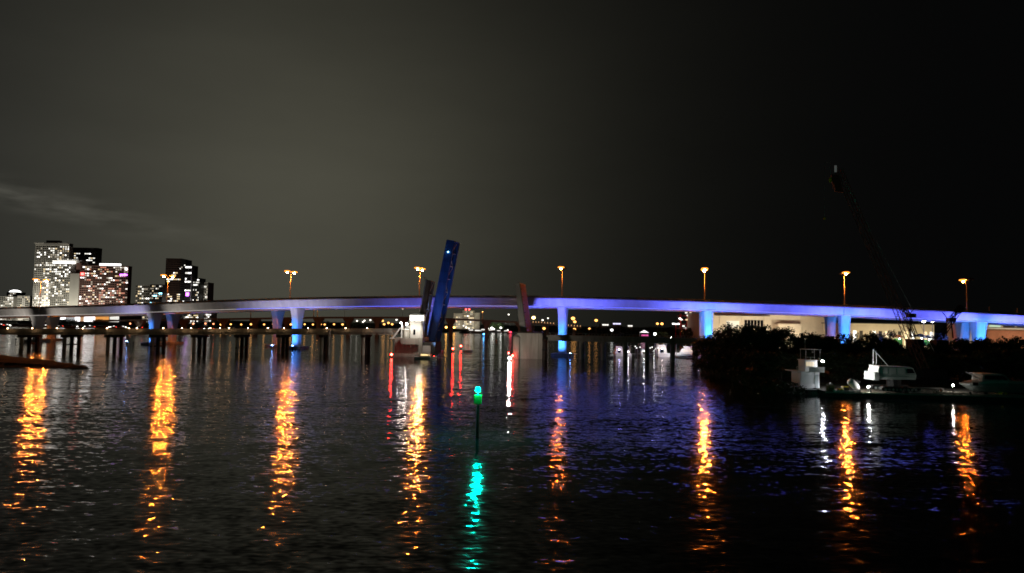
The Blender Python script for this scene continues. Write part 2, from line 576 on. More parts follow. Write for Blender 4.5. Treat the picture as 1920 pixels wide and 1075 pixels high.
def pier(root, px, off, px_shift=0.0, dz=0.0, cap=True, base=-2.0):
    q = px
    for _ in range(6):
        p, n = hb(q); c = p + n * (HW / 2 + off); q += px - col(c + Vector((0, 0, 10)))
    zt, zb = hz(q)
    t = Vector((n.y, -n.x, 0))
    top = zb + .48 + dz - .5
    prof = [(base, 2.0, 1.45), (top * .35, 2.05, 1.45), (top * .6, 2.35, 1.5), (top * .8, 3.0, 1.55), (top * .93, 3.75, 1.62), (top - .02, 4.1, 1.65)]
    rs = []
    for z, hw, hl in prof:
        ch = .55
        oc = [(-hw + ch, -hl), (hw - ch, -hl), (hw, -hl + ch), (hw, hl - ch), (hw - ch, hl), (-hw + ch, hl), (-hw, hl - ch), (-hw, -hl + ch)]
        rs.append([c + n * a + t * b + Vector((0, 0, z)) for a, b in oc])
    o = part('pier', MB().rings(rs), M_conc, root, world=True)
    q = MB()
    for s in (-1, 1):
        q.tube([c + t * s * 2.3 + n * (-4.05) + Vector((0, 0, top)), c + t * s * 2.3 + n * 4.05 + Vector((0, 0, top))], .16, 4)
    if cap:
        m = MB()
        hw, hl = 4.6, 4.2
        oc = [(-hw + 1, -hl), (hw - 1, -hl), (hw, -hl + 1), (hw, hl - 1), (hw - 1, hl), (-hw + 1, hl), (-hw, hl - 1), (-hw, -hl + 1)]
        m.rings([[c + n * a + t * b + Vector((0, 0, z)) for a, b in oc] for z in (-1.5, 1.1)])
        part('pile_cap', m, M_conc_d, root, world=True)
    return c, n, t, top

E_flood = emit('blue_flood_lens', (.20, .40, 1.0), 130, True)
BLUE = (.115, .13, 1.0)
CYAN = (.05, .24, 1.0)
for px in PIER_PX:
    c, n, t, top = pier(near_b, px, 0, base=(-2 if px < 1400 else 0))
    if px in (290, 557, 1055, 1328, 1583, 1835, 810):
        # floodlights standing on the pile cap, shining up the pier and along the girder
        k = {290: .10, 557: .14, 810: .22, 1055: 1.0, 1328: 1.0, 1583: .75, 1835: .8}[px]
        if k == 0: continue
        zb = 1.1 if px < 1300 else 4.0
        for s in ((-1, 1) if px > 300 else (-1,)):
            f = c + t * s * 5.0 - n * (11.3 if px != 1328 else 8.4)
            r = part('floodlight', MB().cbox((f.x, f.y, zb + .45), (.8, .5, .5)).tube([(f.x, f.y, -1.5), (f.x, f.y, zb + .25)], .3, 8), M_black, near_b, world=True)
            part('lens', MB().cbox((f.x, f.y, zb + .73), (.6, .36, .05)), E_flood, r, world=True)
            g = P(0, 0, 1)
            far_t = c + t * s * 11 + n * (-6.25 + .3) + Vector((0, 0, top + 2.0))
            near_t = c - n * 2 + Vector((0, 0, top * (.38 if px < 1300 else .62)))
            o = f + Vector((0, 0, zb + .95))
            lamp('SPOT', r, o - near_b.location, 84000 * k, BLUE, .3, far_t - o, 95, .9)
            if px == 557: lamp('SPOT', r, o - near_b.location, 13000, (1, .93, .86), .3, far_t - o, 95, .9)  # white spot added to brighten the grey girder
            lamp('SPOT', r, o - near_b.location, 28000 * (max(k, .8) if px != 810 else .2), CYAN, .3, near_t - o, 60 if px < 1300 else 85, .8)
        # walkway bracket in front of the cap
        if px in (557, 1055):
            part('walkway', MB().cbox((c - n * 4.9 + t * 2.2 + Vector((0, 0, 1.3))), (9.0, .9, .22), math.atan2(t.y, t.x)), M_conc, near_b, world=True)
for px in (72, 290):                        # weak white floodlights added to brighten the left end of the girder
    c, n = hb(px); t = Vector((n.y, -n.x, 0))
    for s in (-1, 1):
        f = c + t * s * 4.0 - n * 7.5
        r = part('floodlight', MB().cbox((f.x, f.y, 1.5), (.8, .5, .5)).tube([(f.x, f.y, -1), (f.x, f.y, 1.3)], .15, 6), M_black, near_b, world=True)
        o = f + Vector((0, 0, 1.95))
        lamp('SPOT', r, o - near_b.location, 9500, (1, .92, .84), .3, c + t * s * 20 + Vector((0, 0, hz(px)[1] + 2)) - o, 100, .9)
for px, sft in ((-60, 0), (98, 0), (324, 0), (520, 0), (1318, 0), (1557, 0), (1806, 0)):
    pier(far_b, px, 16.5, 0, -.35, base=(-2 if px < 1400 else 0))

E_sod_d = emit('sodium_lens_weak', (1.0, .20, .016), 1400, True)
E_glow_bowl = emit('sodium_glow_bowl', (1.0, .30, .035), 2.4)  # emission that stands for the orange halo of the lamp
# sodium street lamps on the near bridge
def street_lamp(px, row_head, label, lit=(True, True), name='street_lamp', dim=False):
    q = px
    for _ in range(6):
        p, n = hb(q); c = p + n * 11.2; q += px - col(c + Vector((0, 0, 32)))
    zt, zb = hz(q)
    base = zt - .80
    zh = zrow(row_head, c.y, px)
    root = thing(name, label, 'street lamp', (c.x, c.y, base), group='sodium street lamps along the bridge')
    h = zh - base
    part('base_plate', MB().cbox((0, 0, .25), (.7, .7, .5)), M_galv, root)
    part('pole', MB().tube([(0, 0, .4), (0, 0, h * .5), (0, 0, h - .8)], [.22, .17, .12], 8), M_galv, root, True)
    for s, on in zip((-1, 1), lit):
        d = n * s
        a = part('arm', MB().tube([(0, 0, h - .9), d * .6 + Vector((0, 0, h - .2)), d * 1.5 + Vector((0, 0, h + .12)), d * 2.5 + Vector((0, 0, h + .2))], [.09, .08, .07, .06], 6), M_galv, root, True)
        e = d * 3.0 + Vector((0, 0, h + .22))
        part('lamp_head', MB().ball(e, (.62, .62, .2), 8, 4), M_galv, a, True)
        part('glow_bowl', MB().ball(e - Vector((0, 0, .12)), (1.45, 1.45, .40), 10, 5), E_glow_bowl if on else M_glass, a, True)  # oversized glowing bowl added as a halo round the lens
        part('lens', MB().ball(e - Vector((0, 0, .74)), (.42, .42, .26), 6, 4), (E_sod_d if dim else E_sod) if on else M_glass, a, True)
    return root
street_lamp(77, 525, 'two-headed orange street lamp in front of the tall white tower')
street_lamp(315, 517.5, 'two-headed orange street lamp in front of the dark brown tower')
street_lamp(545, 510, 'two-headed orange street lamp above the brightest blue pier left of the raised leaves')
street_lamp(787, 504, 'two-headed orange street lamp just left of the raised blue leaf')
street_lamp(1054, 503, 'orange street lamp above the single blue pier right of the small raised leaf', (True, False), dim=True)
street_lamp(1321, 505.5, 'large orange street lamp above the cream terminal building and shore trees')
street_lamp(1583, 513, 'orange street lamp above the bridge joint beside the paired blue piers', (True, False))
street_lamp(1812, 525, 'rightmost reddish street lamp, only its left head lit', (False, True), dim=True)
for px in (1857, 1910):
    p, n = hb(px); zt, zb = hz(px)
    r = thing('marker_post', 'short pale post on the bridge parapet, %s of the pair at the right edge' % ('left' if px < 1880 else 'right'), 'post', p + n * 1.05 + Vector((0, 0, zt)))
    part('shaft', MB().tube([(0, 0, 0), (0, 0, 1.5)], .13, 6), M_galv, r)
    part('cap', MB().ball((0, 0, 1.55), (.2, .2, .12), 6, 4), M_galv, r)

# ---------------------------------------------------------------- low bascule bridge
LB = Vector((0, 262, 0)); LRZ = math.atan2(-.05, 1.0)
def lx(px, y=0.0):
    r = tanx(px, 632)
    ld, ln = Vector((math.cos(LRZ), math.sin(LRZ))), Vector((-math.sin(LRZ), math.cos(LRZ)))
    # solve (LB + ld*s + ln*y) on ray r
    bx, by = LB.x + ln.x * y, LB.y + ln.y * y
    return (r * by - bx) / (ld.x - r * ld.y)
def lD(px, y=0.0):
    s = lx(px, y)
    return LB.y + math.sin(LRZ) * s + math.cos(LRZ) * y
def lz(px, row, y=0.0):
    return zrow(row, lD(px, y), px)

E_amber = emit('amber_parapet_lens', (1.0, .60, .30), 45, True)
appr = thing('approach_bridge', 'low dark trestle bridge on piles running in from the left edge', 'bridge', LB, LRZ, 'low bridge approaches')
A0, A1 = -70, 738
z0t, z1t = lz(0, 617), lz(690, 616.5)
def at_(px):                              # deck top of the left approach
    k = (lx(px) - lx(0)) / (lx(690) - lx(0))
    return z0t + (z1t - z0t) * k
bents = [-42, 37, 118, 200, 283, 362, 443, 522, 602, 680, 735]
for i in range(len(bents) - 1):
    a, b = bents[i], bents[i + 1]
    xa, xb = lx(a) + .03, lx(b) - .03
    za, zb = at_(a), at_(b)
    def slab(y0, y1, t0, t1):
        return MB().side([(xa, za - t1), (xb, zb - t1), (xb, zb - t0), (xa, za - t0)], y0, y1)
    part('deck_span', slab(0, 10.4, 1.0, 1.45), M_conc_d, appr)
    part('girder', slab(.35, .85, 1.453, 2.3), M_conc_d, appr)
    part('girder', slab(9.5, 10.0, 1.453, 2.3), M_conc_d, appr)
    part('girder', slab(4.8, 5.5, 1.453, 2.3), M_conc_d, appr)
    part('parapet', slab(.1, .4, 0, .997), M_conc_d, appr)
    part('parapet', slab(10.0, 10.3, 0, .997), M_conc_d, appr)
    nb = 5
    for j in range(nb):                    # deck brackets
        x = xa + (xb - xa) * (j + .5) / nb
        z = za + (zb - za) * (j + .5) / nb
        part('bracket', MB().add([(x - .45, .02, z - 1.453), (x + .45, .02, z - 1.453), (x, .30, z - 2.15), (x - .45, .34, z - 1.453), (x + .45, .34, z - 1.453)], [(0, 1, 2), (3, 2, 4), (0, 2, 3), (1, 4, 2), (0, 3, 4, 1)]), M_conc_d, appr)
    if i > 0:
        x = lx(a)
        part('bent_cap', MB().box(x - .8, x + .8, -.3, 10.8, at_(a) - 3.4, at_(a) - 2.303), M_dark, appr)
        for y in (1.0, 5.2, 9.4):
            part('pile', MB().tube([(x, y, -2), (x, y, at_(a) - 3.403)], .72, 8), M_conc_d if y < 2 else M_dark, appr)
        if i in (1, 2, 4, 6):
            part('brace', MB().box(x - .22, x + .22, .1, 10.2, 1.6, 2.1), M_dark, appr)
# small amber lamps along the trestle parapet, more added to brighten its face
for i, px in enumerate((20, 66, 112, 160, 205, 246, 261, 310, 345, 362, 398, 416, 433, 468, 505, 535, 580, 615, 650, 690)):
    x = lx(px, .25)
    q = part('amber_lamp', MB().box(x - .08, x + .08, .15, .35, at_(px) + .003, at_(px) + .45).box(x - .06, x + .06, -1.5, .15, at_(px) + .33, at_(px) + .45), M_black, appr)
    part('lens', MB().ball((x, -1.5, at_(px) + .22), (.2, .2, .12), 6, 4), E_amber, q)
# timber fender with a pale post near the control house
fp = thing('fender_post', 'pale vertical post standing against the low trestle, left of the control house', 'post', (0, 0, 0))
o = Vector(LB) + Matrix.Rotation(LRZ, 3, 'Z') @ Vector((lx(617, -1.2), -1.2, 0))
fp.location = o
part('shaft', MB().tube([(0, 0, -1), (0, 0, 9.3)], .45, 8), M_conc, fp)
part('cap', MB().ball((0, 0, 9.35), (.6, .6, .4), 8, 4), M_conc, fp)

# right approach with scalloped fascia panels: it bends a little towards the viewer
LB_, LRZ_ = LB.copy(), LRZ
LB = LB_ + Matrix.Rotation(LRZ_, 3, 'Z') @ Vector((lx(1016), 0, 0))
LRZ = math.atan2(-.20, 1.0)
LB = Vector((0, LB.y + .20 * LB.x, 0))
appr2 = thing('approach_bridge', 'low bridge approach with scalloped grey edge panels right of the raised leaves', 'bridge', LB, LRZ, 'low bridge approaches')
zr0, zr1 = lz(1010, 625.5), lz(1300, 632)
def bt_(px):
    k = (lx(px) - lx(1010)) / (lx(1300) - lx(1010))
    return zr0 + (zr1 - zr0) * k
rp = [1016, 1089, 1130, 1172, 1213, 1262, 1305, 1375]
for i in range(len(rp) - 1):
    a, b = rp[i], rp[i + 1]
    xa, xb = lx(a) + .03, lx(b) - .03
    za, zb = bt_(a), bt_(b)
    def slab(y0, y1, t0, t1):
        return MB().side([(xa, za - t1), (xb, zb - t1), (xb, zb - t0), (xa, za - t0)], y0, y1)
    part('deck_span', slab(0, 10, .9, 1.3), M_conc_d, appr2)
    part('girder', slab(1.0, 1.6, 1.303, 2.6), M_conc_d, appr2)
    part('girder', slab(8.2, 8.8, 1.303, 2.6), M_conc_d, appr2)
    part('kerb', slab(.15, .45, .5, .897), M_conc_d, appr2)
    part('kerb', slab(9.5, 9.8, .5, .897), M_conc_d, appr2)
    rails = MB()
    for j in range(7):
        k = (j + .5) / 7
        x, z = xa + (xb - xa) * k, za + (zb - za) * k
        rails.box(x - .07, x + .07, .23, .37, z - .497, z + .25)
    rails.tube([(xa, .3, za + .28), (xb, .3, zb + .28)], .06, 5)
    part('railing', rails, M_galv, appr2)
    if i >= 1:
        w = 3.55
        nb = max(1, round((xb - xa) / w))
        for j in range(nb):
            x0 = xa + (xb - xa) * j / nb + .22; x1 = xa + (xb - xa) * (j + 1) / nb - .22
            z = za + (zb - za) * (j + .5) / nb - 1.303
            q = .62
            pts = [(x0, z), (x0 + .05, z - .5), (x0 + q * .45, z - 1.02), (x0 + q, z - 1.22), (x1 - q, z - 1.22), (x1 - q * .45, z - 1.02), (x1 - .05, z - .5), (x1, z)]
            part('edge_panel', MB().side(pts, -.12, .22), M_conc_d, appr2)
    if i >= 1:
        x = lx(a)
        part('pier_cap', MB().box(x - .75, x + .75, .5, 9.6, bt_(a) - 3.4, bt_(a) - 2.603), M_conc_d, appr2)
        for y in (1.3, 8.4):
            part('column', MB().tube([(x, y, -2), (x, y, bt_(a) - 3.403)], .78, 8), M_conc_d, appr2)

LB, LRZ = LB_, LRZ_
def lw(px, y, z):
    return LB + Matrix.Rotation(LRZ, 3, 'Z') @ Vector((lx(px, y), y, z))

# bascule piers
bp1 = thing('bascule_pier', 'stained concrete bascule pier below the lit control house', 'pier', lw(762, -3, 0), LRZ, 'bascule piers')
w0, w1 = lx(740, -3) - lx(762, -3), lx(791, -3) - lx(762, -3)
part('body', MB().prism([(w0, 0), (w1 - 1, 0), (w1, 1), (w1, 20), (w0, 20)], -2, 7.0), M_conc_d, bp1)
part('plinth', MB().box(w0 - .4, w1 + .5, -.5, 20.5, -2, .9), M_conc_d, bp1)
part('corbel', MB().side([(w0 + 2.6, 4.6), (w1 - 1.1, 4.6), (w1 - 1.1, 6.9), (w0 + 2.2, 6.9)], -.9, -.003), M_conc_d, bp1)
for i in range(4):
    x = w0 + 3.2 + i * 1.5
    part('corbel_bracket', MB().add([(x - .25, -.9, 4.597), (x + .25, -.9, 4.597), (x + .25, -.003, 3.2), (x - .25, -.003, 3.2), (x - .25, -.003, 4.597), (x + .25, -.003, 4.597)], [(0, 1, 2, 3), (0, 4, 5, 1), (0, 3, 4), (1, 5, 2)]), M_conc_d, bp1)
for x in (w0 + .8, w1 - 1.6, w1 - 3.2):
    part('water_stain_rib', MB().box(x - .18, x + .18, -.12, -.003, .903, 4.2), M_conc_d, bp1)
part('machinery_recess', MB().box(w1 - .01, w1 + 4.6, 3, 19, 1.0, 5.4), M_dark, bp1)

bp2 = thing('bascule_pier', 'pale concrete bascule pier with chamfered left corner below the small raised leaf', 'pier', lw(990, -3, 0), LRZ, 'bascule piers')
v0, v1 = lx(962, -3) - lx(990, -3), lx(1017, -3) - lx(990, -3)
ztop2 = lz(990, 625, -3)
part('body', MB().prism([(v0 + 1.6, 0.4), (v1, 0.4), (v1, 19), (v0 + 1.6, 19)], -2, ztop2), M_conc_d, bp2)
part('corner_turret', MB().prism([(v0, .6), (v0 + .7, -.5), (v0 + 2.2, -.5), (v0 + 2.9, .6), (v0 + 2.9, 5), (v0, 5)], -2, ztop2 - 1.6, [(v0 + .05, .6), (v0 + .75, -.4), (v0 + 2.15, -.4), (v0 + 2.85, .6), (v0 + 2.85, 5), (v0 + .05, 5)]), M_conc_d, bp2)
part('turret_cap', MB().prism([(v0, .6), (v0 + .7, -.5), (v0 + 2.2, -.5), (v0 + 2.9, .6), (v0 + 2.9, 5), (v0, 5)], ztop2 - 1.597, ztop2 - .5, [(v0 + .8, 1.2), (v0 + 1.1, .5), (v0 + 1.9, .5), (v0 + 2.2, 1.2), (v0 + 2.2, 4.4), (v0 + .8, 4.4)]), M_conc_d, bp2)
part('coping', MB().box(v0 + 1.4, v1 + .2, .2, 19.2, ztop2 + .003, ztop2 + .4), M_dark, bp2)
part('joint', MB().box(v1 - 1.5, v1 - 1.42, .36, .398, 0, ztop2 - .2), M_dark, bp2)
dp = thing('timber_dolphin', 'black timber dolphin standing in the water beside the pale bascule pier', 'dolphin', lw(1022, -8, 0), LRZ)
for i, (x, y) in enumerate(((-.5, 0), (.4, .1), (0, .8), (0, -.6))):
    part('pile', MB().tube([(x * 1.3, y * 1.3, -2), (x, y, 7.6 - i * .3)], .42, 7), M_dark, dp)
part('strap', MB().box(-1.05, .95, -1.1, 1.2, 3.4, 4.0), M_black, dp)

# raised leaves
def leaf(name, label, px, y, zh, length, width, theta, depth, gm, dm, mirror=False, lattice=True, tip_taper=.8, yaw=0.0):
    root = thing(name, label, 'bascule leaf', lw(px, y, zh), LRZ + yaw, 'raised bascule leaves')
    ca, sa = math.cos(math.radians(theta)), math.sin(math.radians(theta))
    sg = -1 if mirror else 1
    def tr(p):
        return Vector((sg * (p.x * ca - p.z * sa), p.y, p.x * sa + p.z * ca))
    def fix(mb):
        mb.xf(tr)
        if mirror: mb.f = [tuple(reversed(f)) for f in mb.f]
        return mb
    for yy in (0, width - .5):
        g = MB().side([(-2, -depth * .9), (length * .3, -depth), (length, -depth * tip_taper), (length, 0), (-2, 0)], yy, yy + .5)
        go = part('girder', fix(g), gm, root)
        n = max(4, int(length / 4))
        for i in range(n + 1):
            x = length * i / n
            d = depth * (1 if x < length * .3 else 1 + (tip_taper - 1) * (x / length - .3) / .7)
            part('stiffener', fix(MB().box(x - .1, x + .1, yy - .14 if yy == 0 else yy + .503, yy - .003 if yy == 0 else yy + .64, -d + .1, -.1)), gm, go)
        fl = MB().side([(-2, -depth * .9 - .12), (length * .3, -depth - .12), (length, -depth * tip_taper - .12), (length, -depth * tip_taper - .003), (length * .3, -depth - .003), (-2, -depth * .9 - .003)], yy - .25, yy + .75)
        part('flange', fix(fl), gm, go)
    npan = max(3, int(length / 5))
    for i in range(npan):
        x0, x1 = length * i / npan, length * (i + 1) / npan
        part('deck_panel', fix(MB().box(x0 + .03, x1 - .03, -.4, width + .4, .003, .35)), dm, root)
        part('floor_beam', fix(MB().box(x0 + .4, x0 + .8, .503, width - .503, -depth * .6, -.003)), gm, root)
        if lattice:
            z = -depth * .72
            a, b = (.55, width - .55) if i % 2 else (width - .55, .55)
            part('brace', fix(MB().tube([(x0, a, z), (x1, b, z)], .14, 4)), M_steel, root)
            part('brace', fix(MB().tube([(x0 + .6, .55, z), (x0 + .6, width - .55, z)], .14, 4)), M_steel, root)
    part('end_beam', fix(MB().box(length + .003, length + .3, -.2, width + .2, -depth * tip_taper, .3)), gm, root)
    return root, tr
lf1, tr1 = leaf('bascule_leaf', 'tall blue steel bascule leaf raised almost upright', 801, 13, lz(801, 645, 13), 42.0, 7.0, 79.5, 3.0, M_blue, M_blue, tip_taper=.95, yaw=-.17)
lz1 = part('marker_light', MB().ball(tr1(Vector((37.5, -.25, -1.2))), .32, 6, 4), E_cyan, lf1)
lf2, tr2 = leaf('bascule_leaf', 'shorter rusty brown bascule leaf raised in front of the tall blue one', 779, 1, lz(779, 635, 1), 22.5, 8.0, 80.5, 2.3, M_rust, M_conc_d)
part('tip_railing', MB().tube([tr2(Vector((22, .2, .4))), tr2(Vector((23.6, .2, 1.4))), tr2(Vector((23.6, 6, 1.4))), tr2(Vector((22, 6, .4)))], .1, 5), M_galv, lf2)
lf3, tr3 = leaf('bascule_leaf', 'small grey bascule leaf raised on the pale pier right of the channel', 987, 1, lz(987, 626, 1), 19.0, 8.0, 81, 2.1, M_steel, M_rust, True, yaw=-.20)
for i in range(6):
    part('grating_lug', MB().tube([tr3(Vector((2 + i * 3, -.6, .3))), tr3(Vector((2 + i * 3, -.6, .9)))], .12, 5), M_black, lf3)

# control house on the left pier
ch = thing('control_house', 'small lit bridge control house with bright windows beside the raised leaves', 'control house', lw(779, -2.2, 7.0), LRZ)
cw = 2.55
zf = lambda row: lz(779, row, -2.2) - 7.0
oct_ = lambda w, d0, d1, c: [(-w + c, d0), (w - c, d0), (w, d0 + c), (w, d1 - c), (w - c, d1), (-w + c, d1), (-w, d1 - c), (-w, d0 + c)]
part('tower_wall', MB().prism(oct_(cw, .2, 5.4, .7), 0, zf(604)), M_conc, ch)
part('band', MB().prism(oct_(cw + .2, 0, 5.6, .75), zf(604) + .003, zf(602.5)), M_conc, ch)
for i, (x0, x1) in enumerate(((-2.3, -1.0), (-.85, .25), (.4, 2.3))):
    part('window', MB().box(x0, x1, .32, .38, zf(602) + .05, zf(591.5)), E_house if i != 1 else E_win_w, ch)
    part('mullion', MB().box(x0 - .12, x0 - .02, .22, .42, zf(602.4), zf(591)), M_white, ch)
part('window', MB().box(2.40, 2.46, .9, 4.6, zf(602) + .05, zf(591.5)), E_house, ch)
part('window', MB().box(-2.46, -2.40, .9, 4.6, zf(602) + .05, zf(591.5)), E_win_w, ch)
part('inner_core', MB().prism(oct_(2.3, .6, 5.0, .6), zf(602.4) + .01, zf(591) - .01), M_conc, ch)
part('roof', MB().prism(oct_(cw + .45, -.3, 5.9, .8), zf(590.8), zf(588.6), oct_(cw + .1, .1, 5.5, .7)), M_white, ch)
part('window_small', MB().box(-.9, -.1, .12, .197, zf(628), zf(618)), M_glass, ch)
part('balcony', MB().box(-4.6, -cw - .003, -.6, 4, zf(640), zf(638)), M_conc_d, ch)
part('annex_wall', MB().box(-4.5, -cw - .003, .1, 3.8, zf(638) + .003, zf(619)), M_conc_d, ch)
part('annex_window', MB().box(-4.0, -3.1, .03, .097, zf(632), zf(623)), M_conc, ch)
part('annex_roof', MB().box(-4.8, -cw - .003, -.2, 4.1, zf(619) + .003, zf(617.6)), M_white, ch)
rl = MB()
for i in range(6):
    x = -4.7 + i * .42
    rl.tube([(x, -.15, zf(617.4)), (x, -.15, zf(612))], .04, 4)
rl.tube([(-4.7, -.15, zf(612)), (-2.6, -.15, zf(612))], .05, 4)
part('railing', rl, M_white, ch)
fl = part('flood_lamp', MB().cbox((2.3, -3.4, zf(593)), (.7, .5, .7)).tube([(2.3, -3.2, zf(593)), (2.3, .4, zf(590))], .08, 5), M_black, ch)
E_whx = emit('control_house_flood', (1, .94, .82), 170, True)
part('lens', MB().ball((2.3, -3.75, zf(595)), (.42, .2, .42), 6, 4), E_whx, fl)
lamp('SPOT', fl, (2.3, -4.2, zf(596)), 5200, (1, .93, .80), .3, (-3.2, 1.3, -9), 120, .7)
lp = part('wall_lamp', MB().tube([(-2.6, .6, zf(606)), (-3.0, -2.3, zf(606))], .07, 5), M_black, ch)
part('globe', MB().ball((-3.0, -2.4, zf(608)), .36, 6, 4), E_whx, lp)
st = thing('access_stair', 'white-lit steel stair climbing to the control house', 'stair', lw(744, -1.5, 0), LRZ)
sm = MB()
zs0, zs1 = lz(744, 631, -1.5), lz(744, 606, -1.5)
for i in range(9):
    k = i / 8
    part('tread', MB().box(-1.6 + 3.0 * k, -1.2 + 3.0 * k, 0, 1.2, zs0 + (zs1 - zs0) * .75 * k, zs0 + (zs1 - zs0) * .75 * k + .12), M_white, st)
for y in (0, 1.2):
    part('stringer', MB().side([(-1.8, zs0 - .5), (-1.4, zs0 - .5), (1.9, zs0 + (zs1 - zs0) * .75), (1.9, zs0 + (zs1 - zs0) * .75 + .4)], y - .05, y + .05), M_white, st)
part('post', MB().box(1.6, 2.1, -.1, .3, zs0 - 2, zs1), M_white, st)
part('landing', MB().box(-2.6, 3.6, -.2, 2.4, zs0 - .9, zs0 - .6), M_white, st)
wl = part('post_lamp', MB().tube([(1.85, -.1, zs1), (1.85, -.7, zs1 + .3)], .06, 5), M_black, st)
part('globe', MB().ball((1.6, -.9, zs1 + .2), .24, 6, 4), E_whx, wl)

# blue floodlight on the pier that lights the tall leaf
fb = part('floodlight', MB().cbox((w1 + 5.5, 1.0, 1.7), (.8, .6, .6)).box(w1 + 4.7, w1 + 6.3, .4, 1.6, .8, 1.4), M_black, bp1)
src = Vector((w1 + 5.5, .9, 2.2))
lamp('SPOT', fb, src, 13000, (.24, .46, 1.0), .3, Vector((-.5, 15, 34)), 70, .8)
part('fender_frame', MB().box(w1 + .5, w1 + 3.4, -.8, .2, -1, 4.2), M_conc, bp1)

# red navigation lights on fenders
def nav_light(px, row_lamp, row_base, label, lens=None, r=.42):
    D = Dw(px, row_base)
    b = G(px, D)
    h = zrow(row_lamp, D)
    t = thing('navigation_light', label, 'navigation light', b, group='navigation lights by the bascule opening')
    part('post', MB().tube([(0, .3, -1.5), (0, .3, h - .3)], .22, 6), M_dark, t)
    part('bracket', MB().cbox((0, .1, h - .45), (.5, .8, .2)), M_black, t)
    part('lens', MB().ball((0, -.1, h), r, 6, 4), lens or E_red, t)
nav_light(734, 665, 671, 'red navigation light at the left foot of the control house pier')
nav_light(806, 655, 661, 'pinkish red navigation light right behind the small motorboat', emit('pink_nav', (1, .12, .14), 160, True))
nav_light(813.5, 659, 665, 'red navigation light at the right end of the small motorboat')
nav_light(849, 654, 661, 'red navigation light in mid channel casting a red streak')
nav_light(864, 649, 656, 'small red navigation light in mid channel, farther of the two')
nav_light(961, 667, 673, 'red navigation light at the foot of the pale bascule pier')
nav_light(953.5, 662, 676, 'red navigation light on the white fender post left of the pale pier', r=.25)
nav_light(955.5, 672, 677, 'bright white fender light at the foot of the pale bascule pier', E_white, .42)
wfl = [o for o in COL.objects if o.name.startswith('navigation_light') and 'bright white' in o.get('label', '')][0]
head = part('added_leaf_flood', MB().cbox((.9, .1, 1.0), (.5, .5, .5)).tube([(.2, .3, .4), (.9, .1, .8)], .1, 5), M_black, wfl)  # flood added to brighten the small raised leaf
lamp('SPOT', head, (.9, -.2, 1.4), 1300, (1, .90, .74), .25, (5, 22, 14), 75, .7)

# ---------------------------------------------------------------- left skyline
_boxmesh = {}
def unit_box(mat):
    if mat.name not in _boxmesh:
        _boxmesh[mat.name] = MB().box(-.5, .5, -.5, .5, -.5, .5).mesh('window', mat)
    return _boxmesh[mat.name]

